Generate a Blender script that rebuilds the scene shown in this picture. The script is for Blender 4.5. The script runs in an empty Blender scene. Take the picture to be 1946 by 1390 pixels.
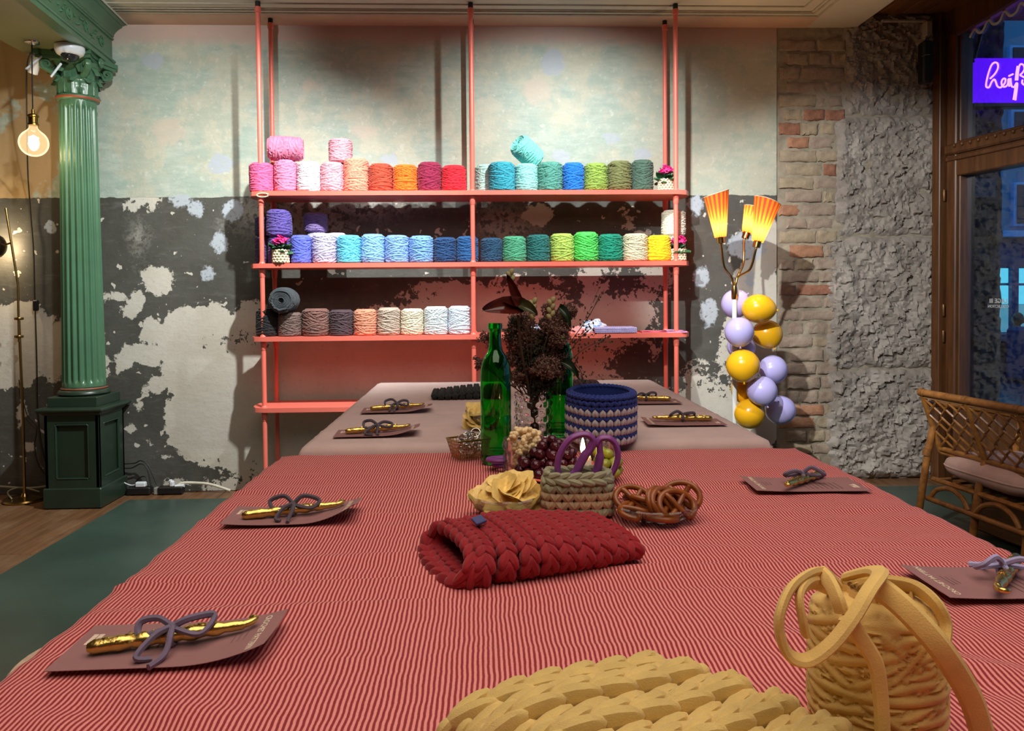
import bpy, math, random
import numpy as np
from mathutils import Vector, Matrix, noise
PI = math.pi
rnd = random.Random(7)
scene = bpy.context.scene
COL = scene.collection

# ------------------------------------------------------------------ camera
F, PPX, PPY = 1450.0, 973.0, 598.0            # focal length and principal point, in pixels of the 1946x1390 frame
CAM = Vector((0.0, 0.0, 1.12))
ROT = (Matrix.Rotation(math.radians(-2.17), 3, 'Z') @ Matrix.Rotation(math.radians(90 - 1.5), 3, 'X')
       @ Matrix.Rotation(math.radians(-0.48), 3, 'Z'))
cd = bpy.data.cameras.new('camera')
cam = bpy.data.objects.new('camera', cd)
COL.objects.link(cam)
cd.sensor_fit = 'HORIZONTAL'; cd.sensor_width = 36.0
cd.lens = 36.0 * F / 1946.0
cd.shift_y = -(695.0 - PPY) / 1946.0
cd.clip_start = 0.02; cd.clip_end = 200
cam.matrix_world = Matrix.Translation(CAM) @ ROT.to_4x4()
scene.camera = cam

# ------------------------------------------------------------------ look
vs = scene.view_settings
vs.view_transform = 'Standard'; vs.look = 'None'; vs.gamma = 1.0; vs.use_curve_mapping = False
vs.exposure = 0.0
scene.cycles.use_denoising = True
scene.cycles.max_bounces = 9; scene.cycles.diffuse_bounces = 4; scene.cycles.transmission_bounces = 9
scene.cycles.glossy_bounces = 3; scene.cycles.transparent_max_bounces = 10
scene.cycles.sample_clamp_indirect = 4.0
scene.cycles.caustics_reflective = False; scene.cycles.caustics_refractive = False

# ------------------------------------------------------------------ world: blue dusk
w = bpy.data.worlds.new('dusk'); scene.world = w; w.use_nodes = True
w.node_tree.nodes['Background'].inputs[0].default_value = (0.075, 0.155, 0.30, 1)
w.node_tree.nodes['Background'].inputs[1].default_value = 2.0

# ------------------------------------------------------------------ big lights of the room
def lamp(name, kind, loc, energy, color, **kw):
    d = bpy.data.lights.new(name, kind); d.energy = energy; d.color = color
    for k, v in kw.items(): setattr(d, k, v)
    o = bpy.data.objects.new(name, d); COL.objects.link(o); o.location = loc
    return o
def aim(o, target):
    o.rotation_euler = (Vector(target) - o.location).to_track_quat('-Z', 'Y').to_euler()
SPOTW = (0.95, 1.0, 0.97)
for i, (x, tx, e, tz) in enumerate(((-0.45, -1.75, 290, .05), (0.55, 0.40, 178, 1.1))):
    s = lamp('ceiling_spot', 'SPOT', (x, 3.05, 2.60), e, SPOTW, spot_size=math.radians(106), spot_blend=1.0, shadow_soft_size=0.022)
    aim(s, (tx, 4.45, tz))
s = lamp('ceiling_spot', 'SPOT', (-1.15, 2.7, 2.58), 70, SPOTW, spot_size=math.radians(85), spot_blend=1.0, shadow_soft_size=0.03); aim(s, (-2.1, 4.3, 2.1))  # extra spot added to brighten the beam, column and upper left wall
s = lamp('ceiling_spot', 'SPOT', (-0.15, 1.50, 2.60), 420, SPOTW, spot_size=math.radians(40), spot_blend=.55, shadow_soft_size=0.025); aim(s, (2.30, 4.45, 0.95))
a_ = lamp('room_ceiling_light', 'AREA', (0.2, 0.6, 2.64), 46, (1.0, 0.88, 0.76), shape='RECTANGLE', size=2.2, size_y=2.6)

# ------------------------------------------------------------------ pixel helpers (photo frame -> place)
def ray(u, v):
    return ROT @ Vector(((u - PPX) / F, -(v - PPY) / F, -1.0))
def P(u, v, Y):
    d = ray(u, v); return CAM + d * (Y / d.y)
def T(u, v, z=0.75):
    d = ray(u, v); return CAM + d * ((z - CAM.z) / d.z)

# ------------------------------------------------------------------ materials
class NT:
    def __init__(s, name):
        s.m = bpy.data.materials.new(name); s.m.use_nodes = True
        s.t = s.m.node_tree; s.t.nodes.clear()
        s.out = s.n('ShaderNodeOutputMaterial')
    def n(s, typ, **kw):
        nd = s.t.nodes.new(typ)
        for k, v in kw.items():
            if k == 'i':
                for a, b in v.items():
                    if hasattr(b, 'is_output') or isinstance(b, bpy.types.NodeSocket): s.t.links.new(b, nd.inputs[a])
                    else: nd.inputs[a].default_value = b
            else: setattr(nd, k, v)
        return nd
    def math(s, op, a, b=None, c=None, clamp=False):
        d = {0: a}
        if b is not None: d[1] = b
        if c is not None: d[2] = c
        return s.n('ShaderNodeMath', operation=op, use_clamp=clamp, i=d).outputs[0]
    def mix(s, f, a, b):
        nd = s.n('ShaderNodeMix', data_type='RGBA', i={0: f, 6: c4(a), 7: c4(b)})
        return nd.outputs[2]
    def noise(s, vec, scale, detail=4, rough=.6, out=0):
        return s.n('ShaderNodeTexNoise', i={'Vector': vec, 'Scale': scale, 'Detail': detail, 'Roughness': rough}).outputs[out]
    def ramp(s, f, lo, hi):
        return s.n('ShaderNodeMapRange', i={0: f, 1: lo, 2: hi, 3: 0.0, 4: 1.0}).outputs[0]
    def bump(s, h, st, dist=.01):
        return s.n('ShaderNodeBump', i={'Strength': st, 'Distance': dist, 'Height': h}).outputs[0]
    def bsdf(s, col, rough=.6, metal=0, nrm=None, **kw):
        d = {'Base Color': c4(col), 'Roughness': rough, 'Metallic': metal}
        if nrm is not None: d['Normal'] = nrm
        d.update(kw)
        b = s.n('ShaderNodeBsdfPrincipled', i=d); s.t.links.new(b.outputs[0], s.out.inputs[0]); return b
    def obj(s): return s.n('ShaderNodeTexCoord').outputs['Object']
    def sca(s, vec, x, y, z): return s.n('ShaderNodeVectorMath', operation='MULTIPLY', i={0: vec, 1: (x, y, z)}).outputs[0]
def c4(c):
    if isinstance(c, bpy.types.NodeSocket): return c
    return tuple(c) + (1.0,) if len(c) == 3 else tuple(c)
def lin(r, g, b):
    f = lambda x: (x / 255 / 12.92) if x <= 10 else ((x / 255 + .055) / 1.055) ** 2.4
    return (f(r), f(g), f(b))
def mk(name, col, rough=.55, metal=0, var=.12, scale=25, bump=0, bscale=150, **kw):
    """one procedural surface: colour with noise variation, optional fine relief"""
    m = NT(name); o = m.obj()
    n = m.noise(o, scale, 3)
    c = m.mix(m.ramp(n, .3, .7), tuple(x * (1 - var) for x in col), tuple(min(1, x * (1 + var)) for x in col))
    nr = m.bump(m.noise(o, bscale, 3), bump, .004) if bump else None
    m.bsdf(c, rough, metal, nr, **kw)
    return m.m
def glow(name, col, strength):
    m = NT(name)
    n = m.noise(m.obj(), 20, 2)
    c = m.mix(n, tuple(x * .93 for x in col), col)
    e = m.n('ShaderNodeEmission', i={0: c, 1: strength}); m.t.links.new(e.outputs[0], m.out.inputs[0]); return m.m
def glass(name, col, rough=.02, ior=1.45, thin=False, bump=0, bscale=40):
    m = NT(name); o = m.obj()
    c = m.mix(m.noise(o, 12, 2), tuple(x * .97 for x in col), col)
    nr = m.bump(m.noise(o, bscale, 2), bump, .003) if bump else None
    m.bsdf(c, rough, 0, nr, **{'Transmission Weight': 1.0, 'IOR': ior})
    return m.m

# ------------------------------------------------------------------ mesh builder
class MB:
    def __init__(s): s.v = []; s.f = []; s.n = 0; s.mi = []; s.cur = 0
    def add(s, v, f):
        v = np.asarray(v, float).reshape(-1, 3); o = s.n
        s.v.append(v); s.f.extend([tuple(i + o for i in q) for q in f]); s.mi.extend([s.cur] * len(f)); s.n += len(v); return s
    def box(s, c, d, R=None, bev=0):
        c = np.array(c, float); h = np.array(d, float) / 2
        if bev > 0:
            b = min(bev, h.min() * .9); V = []
            for sx in (-1, 1):
                for sy in (-1, 1):
                    for sz in (-1, 1):
                        q = np.array((sx, sy, sz))
                        for a in range(3):
                            p = h - b; p[a] = h[a]; V.append(q * p)
            def I(sx, sy, sz, a): return ((sx > 0) * 4 + (sy > 0) * 2 + (sz > 0)) * 3 + a
            Fc = []
            for a in range(3):
                u, w_ = [(1, 2), (2, 0), (0, 1)][a]
                for sg in (-1, 1):
                    q = []
                    for (p, r) in ((-1, -1), (1, -1), (1, 1), (-1, 1)):
                        t = [0, 0, 0]; t[a] = sg; t[u] = p; t[w_] = r; q.append(I(*t, a))
                    Fc.append(q if sg > 0 else q[::-1])
            for a in range(3):                       # edge faces
                u, w_ = (a + 1) % 3, (a + 2) % 3
                for p in (-1, 1):
                    for r in (-1, 1):
                        t0 = [0, 0, 0]; t0[u] = p; t0[w_] = r; t1 = list(t0); t0[a] = -1; t1[a] = 1
                        q = [I(*t0, u), I(*t1, u), I(*t1, w_), I(*t0, w_)]
                        Fc.append(q if p * r < 0 else q[::-1])
            for k in range(8): Fc.append([k * 3, k * 3 + 1, k * 3 + 2])
            V = np.array(V)
        else:
            V = np.array([(x, y, z) for x in (-1, 1) for y in (-1, 1) for z in (-1, 1)]) * h
            Fc = [(0, 1, 3, 2), (4, 6, 7, 5), (0, 4, 5, 1), (2, 3, 7, 6), (0, 2, 6, 4), (1, 5, 7, 3)]
        if R is not None: V = V @ np.array(R).T
        return s.add(V + c, Fc)
    def tube(s, pts, r, n=8, closed=False, cap=True, flat=None, up=None):
        p = np.array([tuple(q) for q in pts], float); m = len(p)
        rr = np.full(m, r, float) if np.isscalar(r) else np.array(r, float)
        t = np.zeros_like(p)
        if closed: t = np.roll(p, -1, 0) - np.roll(p, 1, 0)
        else:
            t[1:-1] = p[2:] - p[:-2]; t[0] = p[1] - p[0]; t[-1] = p[-1] - p[-2]
        t /= np.maximum(np.linalg.norm(t, axis=1), 1e-9)[:, None]
        a = np.array(up if up is not None else ((0, 0, 1) if abs(t[0][2]) < .9 else (1, 0, 0)), float)
        V = []; an = np.arange(n) / n * 2 * PI
        fw = 1.0 if flat is None else flat
        for i in range(m):
            a = a - t[i] * (a @ t[i]); l = np.linalg.norm(a)
            if l < 1e-6: a = np.cross(t[i], (1, .3, .2)); l = np.linalg.norm(a)
            a = a / l; b = np.cross(t[i], a)
            V.append(p[i] + rr[i] * (np.outer(np.cos(an), a) * fw + np.outer(np.sin(an), b)))
        V = np.concatenate(V); Fc = []
        M = m if closed else m - 1
        for i in range(M):
            j = (i + 1) % m
            for k in range(n):
                l = (k + 1) % n; Fc.append((i * n + k, i * n + l, j * n + l, j * n + k))
        if cap and not closed:
            Fc.append(tuple(range(n))[::-1]); Fc.append(tuple(range((m - 1) * n, m * n)))
        return s.add(V, Fc)
    def lathe(s, prof, n=32, c=(0, 0, 0), R=None, cap=True):
        an = np.arange(n) / n * 2 * PI; V = []
        for r, z in prof: V.append(np.stack([r * np.cos(an), r * np.sin(an), np.full(n, z)], 1))
        V = np.concatenate(V); Fc = []; m = len(prof)
        for i in range(m - 1):
            for k in range(n):
                l = (k + 1) % n; Fc.append((i * n + k, i * n + l, (i + 1) * n + l, (i + 1) * n + k))
        if cap:
            if prof[0][0] > 1e-6: Fc.append(tuple(range(n))[::-1])
            if prof[-1][0] > 1e-6: Fc.append(tuple(range((m - 1) * n, m * n)))
        if R is not None: V = V @ np.array(R).T
        return s.add(V + np.array(c), Fc)
    def ell(s, c, r, R=None, nu=10, nv=7):
        V = [(0, 0, -1)]
        for i in range(1, nv):
            ph = -PI / 2 + PI * i / nv
            for k in range(nu):
                th = 2 * PI * k / nu; V.append((math.cos(ph) * math.cos(th), math.cos(ph) * math.sin(th), math.sin(ph)))
        V.append((0, 0, 1)); V = np.array(V) * np.array(r, float); Fc = []
        for k in range(nu): Fc.append((0, 1 + (k + 1) % nu, 1 + k))
        for i in range(nv - 2):
            for k in range(nu):
                l = (k + 1) % nu; o = 1 + i * nu; Fc.append((o + k, o + l, o + nu + l, o + nu + k))
        o = 1 + (nv - 2) * nu; e = len(V) - 1
        for k in range(nu): Fc.append((o + k, o + (k + 1) % nu, e))
        if R is not None: V = V @ np.array(R).T
        return s.add(V + np.array(tuple(c), float), Fc)
    def lobe(s, p0, p1, nrm, wd, ht, nu=8, nv=6, fat=.55):
        """a plump strand segment from p0 to p1 (a crochet stitch leg)"""
        p0 = np.array(p0, float); p1 = np.array(p1, float); d = p1 - p0; L = np.linalg.norm(d); d /= L
        nr = np.array(nrm, float); nr = nr - d * (nr @ d); nr /= np.linalg.norm(nr); sd = np.cross(nr, d)
        R = np.stack([sd * wd, nr * ht, d * (L * fat)], 1)
        return s.ell((p0 + p1) / 2, (1, 1, 1), R, nu, nv)
    def grid(s, fn, nu, nv, cu=False, cv=False):
        V = [fn(i / (nu if cu else nu - 1), j / (nv if cv else nv - 1)) for j in range(nv) for i in range(nu)]
        Fc = []
        for j in range(nv if cv else nv - 1):
            for i in range(nu if cu else nu - 1):
                a, b = i, (i + 1) % nu; c, d = j, (j + 1) % nv
                Fc.append((c * nu + a, c * nu + b, d * nu + b, d * nu + a))
        return s.add(V, Fc)
    def prism(s, poly, z0, z1, ax=None):
        """extrude an xy polygon from z0 to z1 (ax: 3x3 matrix of columns to place it)"""
        n = len(poly); V = np.array([(x, y, z0) for x, y in poly] + [(x, y, z1) for x, y in poly], float)
        if ax is not None: V = V @ np.array(ax, float).T
        Fc = [tuple(range(n))[::-1], tuple(range(n, 2 * n))] + [(i, (i + 1) % n, n + (i + 1) % n, n + i) for i in range(n)]
        return s.add(V, Fc)
    def mesh(s, name, mats, smooth=True):
        me = bpy.data.meshes.new(name)
        V = np.concatenate(s.v) if s.v else np.zeros((0, 3))
        me.from_pydata(V.tolist(), [], s.f)
        for m in (mats if isinstance(mats, (list, tuple)) else [mats]): me.materials.append(m)
        if any(s.mi): me.polygons.foreach_set('material_index', np.array(s.mi, np.int32))
        me.polygons.foreach_set('use_smooth', np.full(len(me.polygons), bool(smooth)))
        if smooth == 'auto' or (not isinstance(smooth, bool) and smooth):
            me.set_sharp_from_angle(angle=math.radians(smooth if not isinstance(smooth, str) else 38))
        me.update(); return me
def link(name, data, parent=None, loc=None, rot=None):
    o = bpy.data.objects.new(name, data); COL.objects.link(o)
    if parent is not None: o.parent = parent
    if loc is not None: o.location = loc
    if rot is not None: o.rotation_euler = rot
    return o
def part(name, mb, mat, parent=None, loc=None, rot=None, smooth=38):
    return link(name, mb.mesh(name, mat, smooth), parent, loc, rot)
def tag(o, label, cat, group=None):
    o['label'] = label; o['category'] = cat
    if group: o['group'] = group
    return o
def thing(name, label, cat, loc=(0, 0, 0), rot=(0, 0, 0), group=None):
    o = link(name, None, None, loc, rot); o.empty_display_size = .05
    return tag(o, label, cat, group)
def struct(name, mb, mat, smooth=38, label=None):
    o = part(name, mb, mat, smooth=smooth); o['kind'] = 'structure'
    if label: o['label'] = label
    return o
def bez(pts, n=8, closed=False):
    """Catmull-Rom through points"""
    p = [Vector(q) for q in pts]; out = []; m = len(p)
    for i in range(m if closed else m - 1):
        if closed: a, b, c, d = p[(i - 1) % m], p[i], p[(i + 1) % m], p[(i + 2) % m]
        else: a, b, c, d = p[max(i - 1, 0)], p[i], p[i + 1], p[min(i + 2, m - 1)]
        for k in range(n):
            t = k / n
            out.append(.5 * ((2 * b) + (c - a) * t + (2 * a - 5 * b + 4 * c - d) * t * t + (3 * b - a - 3 * c + d) * t ** 3))
    if not closed: out.append(p[-1])
    return out
def rotm(rx=0, ry=0, rz=0):
    return np.array(Matrix.Rotation(rz, 3, 'Z') @ Matrix.Rotation(ry, 3, 'Y') @ Matrix.Rotation(rx, 3, 'X'))
def text_mesh(txt, size, ext=.0003):
    c = bpy.data.curves.new('lettering', 'FONT'); c.body = txt; c.size = size; c.extrude = ext; c.align_x = 'CENTER'; c.align_y = 'CENTER'
    c.offset = size * .018; c.resolution_u = 2
    o = bpy.data.objects.new('tmp', c); COL.objects.link(o)
    me = bpy.data.meshes.new_from_object(o.evaluated_get(bpy.context.evaluated_depsgraph_get()))
    bpy.data.objects.remove(o); me.name = 'lettering'; return me
# ================================================================== the setting
WY, CEIL = 4.45, 2.675
XB = 1.735                                      # end of the plastered wall, start of the bare masonry
# ---- old plaster wall: pale green paint above, dark paint below, bare plaster where it flaked
# outlines (photo pixels: centre and radii) of the bare plaster, paint islands, filler spots and one painted lamp glow
PATCH = {
    'big': [(400, 690, 88, 112), (385, 640, 92, 62), (420, 800, 105, 92), (480, 720, 90, 140), (480, 870, 70, 70),
           (275, 672, 52, 20), (238, 686, 20, 24), (290, 628, 24, 28), (36, 635, 62, 62), (92, 660, 34, 62), (20, 700, 60, 40),
           (560, 720, 90, 150), (680, 730, 110, 140), (800, 740, 110, 140), (930, 720, 130, 140), (1060, 700, 130, 160), (1170, 620, 100, 110),
           (760, 620, 110, 50), (860, 580, 120, 44), (1010, 560, 90, 44), (1130, 545, 60, 40), (1235, 545, 50, 46), (1190, 780, 150, 70),
           (700, 830, 200, 90), (1000, 830, 300, 100),
           (1420, 700, 62, 130), (1440, 560, 50, 90), (1400, 800, 90, 80), (1330, 760, 60, 80), (1455, 470, 30, 60), (1350, 900, 120, 70), (560, 880, 90, 90),
           (425, 918, 40, 18), (338, 918, 20, 10)],
    'mid': [(300, 532, 27, 25), (262, 566, 12, 18), (252, 590, 15, 16), (222, 566, 16, 6), (298, 730, 17, 14), (1020, 408, 26, 20), (1195, 428, 11, 17),
           (253, 392, 18, 10), (290, 392, 14, 10), (275, 380, 30, 12), (248, 815, 8, 6), (192, 640, 9, 12), (200, 690, 14, 18), (278, 742, 8, 8), (1212, 445, 22, 7),
           (262, 770, 6, 7), (285, 840, 7, 4), (312, 868, 12, 4), (246, 575, 10, 5), (60, 850, 10, 8), (40, 790, 8, 20), (95, 780, 12, 14)],
    'isl': [(1205, 695, 52, 44), (1275, 690, 30, 50), (1280, 610, 44, 62), (1335, 640, 34, 46), (1352, 705, 26, 20), (1375, 720, 14, 12), (1082, 540, 22, 36),
                 (1190, 535, 40, 24), (455, 645, 10, 4), (700, 560, 70, 26), (610, 575, 70, 40), (1010, 530, 45, 20), (400, 905, 40, 12)],
    'haze': [(560, 410, 110, 50), (660, 395, 130, 22), (960, 430, 60, 40), (260, 452, 13, 24)],
    'fil_glow': [(290, 117, 21, 15), (420, 312, 23, 19), (345, 382, 21, 12), (372, 397, 14, 16), (441, 400, 18, 19), (418, 462, 14, 19), (396, 521, 11, 11), (95, 432, 10, 10),
                 (1050, 118, 22, 24), (740, 303, 15, 11), (1065, 298, 18, 14), (1220, 295, 15, 14), (1322, 388, 14, 19), (1332, 527, 14, 19), (1347, 592, 17, 26),
                 (1424, 530, 9, 16), (500, 300, 10, 12), (1160, 262, 16, 10), (1420, 470, 38, 26)],  # last spot: filler patch with the lamp's glow painted into it
    'fil_glow2': [(1018, 173, 22, 24), (590, 160, 18, 12), (690, 250, 26, 12), (320, 250, 30, 24)]}
def wall_material():
    m = NT('old_painted_plaster'); o = m.obj()
    at = lambda n: m.n('ShaderNodeAttribute', attribute_name=n).outputs['Fac']
    sub = lambda a, k: m.math('MULTIPLY', m.math('SUBTRACT', a, .5), k)
    sep = m.n('ShaderNodeSeparateXYZ', i={0: o}); X, Z = sep.outputs[0], sep.outputs[2]
    n1 = m.noise(o, 3.2, 4, .65); n2 = m.noise(m.sca(o, 1, 1, 3.5), 7, 4, .7); n3 = m.noise(o, 40, 3, .7)
    wa_ = m.noise(o, 8, 5, .68); wb = m.noise(o, 27, 4, .7)
    def mask(name, a, b, soft=.004):
        d = m.math('ADD', at(name), m.math('ADD', sub(wa_, a), sub(wb, b))); return m.ramp(d, soft, -soft)
    green = m.mix(m.ramp(n2, .35, .65), lin(164, 177, 166), lin(188, 196, 184))
    cream = m.mix(m.ramp(n3, .3, .7), lin(196, 186, 162), lin(206, 198, 178))
    f = m.math('ADD', m.ramp(n1, .46, .56), m.ramp(m.math('ADD', X, m.math('MULTIPLY', n1, .9)), 1.15, 1.62), clamp=True)
    upper = m.mix(m.math('MULTIPLY', f, .62), green, cream)
    upper = m.mix(m.math('MULTIPLY', m.ramp(wa_, .48, .56), .35), upper, lin(150, 172, 162))
    upper = m.mix(m.math('MULTIPLY', m.ramp(wb, .60, .66), .45), upper, lin(214, 214, 204))
    upper = m.mix(m.math('MULTIPLY', m.ramp(m.math('ADD', Z, m.math('MULTIPLY', n2, .10)), 2.60, 2.65), .8), upper, lin(203, 170, 160))
    upper = m.mix(m.math('MULTIPLY', m.math('MULTIPLY', m.ramp(X, -2.25, -2.45), m.ramp(n1, .40, .44)), .9), upper, lin(182, 150, 104))
    dark = m.mix(m.ramp(n1, .35, .65), lin(72, 70, 64), lin(88, 87, 82))
    dark = m.mix(m.math('MULTIPLY', m.ramp(n2, .55, .75), .35), dark, lin(128, 128, 122))
    low = m.ramp(m.math('ADD', Z, sub(n2, .04)), 1.694, 1.690)
    plas = m.mix(m.ramp(n1, .3, .7), lin(196, 188, 174), lin(212, 206, 196))
    plas = m.mix(m.math('MULTIPLY', m.ramp(n3, .58, .75), .5), plas, lin(165, 155, 140))
    pm = m.math('MAXIMUM', mask('big', .17, .055), mask('mid', .13, .10))
    chips = m.math('MAXIMUM', m.ramp(m.noise(o, 17, 2, .55), .69, .705), m.math('MULTIPLY', m.ramp(n3, .685, .705), m.ramp(n1, .47, .55)))
    pm = m.math('MAXIMUM', pm, chips)
    pm = m.math('MULTIPLY', pm, m.math('SUBTRACT', 1.0, mask('isl', .30, .50, .003)))
    col = m.mix(low, upper, m.mix(pm, dark, plas))
    col = m.mix(m.math('MULTIPLY', m.math('MULTIPLY', mask('haze', .3, .3, .06), .5), m.ramp(wb, .42, .52)), col, plas)
    col = m.mix(m.math('MULTIPLY', mask('fil_glow', .06, .08, .006), m.ramp(n3, .25, .45)), col, lin(178, 185, 194))
    col = m.mix(m.math('MULTIPLY', mask('fil_glow2', .08, .08, .012), .7), col, lin(205, 190, 175))
    h = m.math('ADD', m.math('MULTIPLY', m.math('MULTIPLY', pm, low), -1.0), m.math('ADD', m.math('MULTIPLY', n3, .7), m.math('MULTIPLY', n2, .8)))
    m.bsdf(col, m.math('ADD', .42, m.math('MULTIPLY', n3, .25)), 0, m.bump(h, .35, .006))
    return m.m
M_WALL = wall_material()
nx_, nz_ = 483, 216
gx_, gz_ = np.meshgrid(np.linspace(-4.3, XB, nx_), np.linspace(0, CEIL, nz_)); gx_, gz_ = gx_.ravel(), gz_.ravel()
mb = MB(); mb.add(np.stack([gx_, np.full_like(gx_, WY), gz_], 1), [(j * nx_ + i, j * nx_ + i + 1, (j + 1) * nx_ + i + 1, (j + 1) * nx_ + i) for j in range(nz_ - 1) for i in range(nx_ - 1)])
mb.box(((-4.3 + XB) / 2, WY + .105, CEIL / 2), (XB + 4.3, .2, CEIL))
wl = struct('wall_back', mb, M_WALL, False, 'old plaster wall, pale green paint above dark flaking paint')
for nm, lst in PATCH.items():
    acc = np.full(len(gx_), 9.0)
    for (u, v, ru, rv) in lst:
        c = P(u, v, WY); r = np.hypot((gx_ - c.x) / ru, (gz_ - c.z) / rv) * 326; acc = np.minimum(acc, (r - 1) * (min(ru, rv) * .6 + .4 * (ru * rv) ** .5) / 326)
    a = wl.data.attributes.new(nm, 'FLOAT', 'POINT'); full = np.full(len(wl.data.vertices), 9.0, np.float32); full[:len(acc)] = acc; a.data.foreach_set('value', full)

# ---- floor
def floor_mat():
    m = NT('brown_floor_boards'); o = m.obj()
    s = m.sca(o, 14, .9, 1); n = m.noise(s, 2.2, 5, .65); n1 = m.noise(o, 3, 4)
    c = m.mix(m.ramp(n, .3, .7), lin(84, 58, 40), lin(132, 94, 62))
    c = m.mix(m.math('MULTIPLY', m.ramp(n1, .5, .75), .4), c, lin(150, 128, 104))
    m.bsdf(c, .42, 0, m.bump(n, .15, .003)); return m.m
M_FLOOR = floor_mat()
mb = MB(); mb.box((-.6, .2, -.06), (7.6, 9.2, .10)); fl = struct('floor', mb, mk('subfloor', (.03, .02, .015), .8), False, 'brown wooden floor')
bw = .165; x = -4.3; k = 0
plank_mesh = {}
while x < -1.4:
    for (y0, y1) in ((2.2, 3.4), (3.4, 4.45)) if k % 2 else ((2.2, 2.9), (2.9, 4.02), (4.02, 4.45)):
        key = round(y1 - y0, 3)
        if key not in plank_mesh:
            q = MB(); q.box((0, 0, -.005), (bw - .004, y1 - y0 - .004, .012), bev=.002); plank_mesh[key] = q.mesh('plank', M_FLOOR, False)
        link('plank', plank_mesh[key], fl, (x + bw / 2, (y0 + y1) / 2, -.003))
    x += bw; k += 1
for (cx, cy, sx, sy) in ((-3.0, -.9, 2.6, 6.2), (.9, .2, 4.6, 8.5)):
    q = MB(); q.box((cx, cy, -.006), (sx, sy, .012)); part('boards', q, M_FLOOR, fl, smooth=False)
# green painted floor runner
g0 = T(240, 952, 0)
mb = MB(); mb.box((.35, .35, .004), (2 * 2.31, 7.8, .006), bev=.002)
M_GRN = mk('green_floor_paint', lin(56, 74, 66), .33, var=.22, scale=2.2, bump=.1, bscale=60)
gm = part('floor_mat', mb, M_GRN, smooth=False); tag(gm, 'dark green smooth floor mat lying under the long table', 'floor mat')

# ---- ceiling with its raised lines
M_CEIL = mk('old_painted_ceiling', lin(205, 196, 182), .6, var=.06, scale=3, bump=.15, bscale=30)
mb = MB(); mb.box(((-4.3 + 2.21) / 2, .2, CEIL + .06), (6.51, 8.7, .12)); struct('ceiling', mb, M_CEIL, False, 'pale painted ceiling with thin raised border lines')
M_CL = mk('ceiling_line_paint', lin(176, 166, 150), .6); M_CP = mk('ceiling_band_paint', lin(206, 172, 150), .6, var=.08, scale=4)
for i, (y, xr, wd) in enumerate(((4.27, 1.90, .014), (4.225, 1.86, .010), (4.20, 1.835, .006), (4.13, 1.765, .010))):
    mb = MB(); mb.box(((-1.98 + xr) / 2, y, CEIL - .003), (xr + 1.98, wd, .007), bev=.002); mb.box((xr, (y - 2) / 2, CEIL - .003), (wd, y + 2, .007), bev=.002)
    struct('trim_%d' % (i + 1), mb, M_CL, False, 'thin raised line on the ceiling')
mb = MB(); mb.box((-.04, 4.365, CEIL - .002), (3.9, .17, .006)); struct('trim_5', mb, M_CP, False, 'pinkish flat band along the ceiling edge')
# wooden soffit beside the window
def wood(name, a, b, rough=.45, ax=(1.5, 1.5, 14)):
    m = NT(name); o = m.obj(); n = m.noise(m.sca(o, *ax), 3, 5, .65)
    m.bsdf(m.mix(m.ramp(n, .3, .7), lin(*a), lin(*b)), rough, 0, m.bump(n, .12, .002)); return m.m
M_WIN = wood('dark_brown_window_wood', (74, 44, 24), (108, 68, 38), .38, (14, 14, 1.2))
M_SOF = wood('brown_soffit_wood', (84, 52, 28), (126, 84, 46), .5, (14, 1.2, 14))
mb = MB(); mb.box((2.75, .2, CEIL + .14), (1.10, 8.7, .12)); so = struct('trim_6', mb, M_SOF, False, 'brown wooden soffit above the window')
for i in range(5):
    q = MB(); q.box((2.26 + i * .13, 2.2, CEIL + .075), (.124, 4.4, .022), bev=.004); part('plank', q, M_SOF, so, smooth=False)

# ---- bare masonry pier: mortar bed, single bricks, four chiselled stone blocks
M_MORT = mk('lime_mortar', lin(160, 148, 130), .85, var=.22, scale=9, bump=.8, bscale=60)
mb = MB()
ns = 90
def mort(u, v):
    x = XB + .004 + u * .99; z = v * (CEIL + .1)
    return (x, WY + .0105 - .007 * noise.noise((x * 9, 3, z * 9)) - .004 * noise.noise((x * 34, 1, z * 34)), z)
mb.grid(mort, 110, 290); mb.box((2.235, WY + .13, 1.39), (1.0, .2, 2.78))
pier = struct('wall_right', mb, M_MORT, 60, 'bare masonry pier of brick and rough stone')
M_BR = [mk('brick_orange', lin(170, 122, 94), .85, var=.22, scale=40, bump=.6, bscale=90),
        mk('brick_limewashed', lin(166, 148, 124), .85, var=.18, scale=30, bump=.7, bscale=80),
        mk('brick_grey_pink', lin(160, 140, 124), .85, var=.18, scale=35, bump=.7, bscale=80),
        mk('brick_red_brown', lin(152, 104, 82), .85, var=.25, scale=45, bump=.6, bscale=90)]
rb = random.Random(3)
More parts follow.
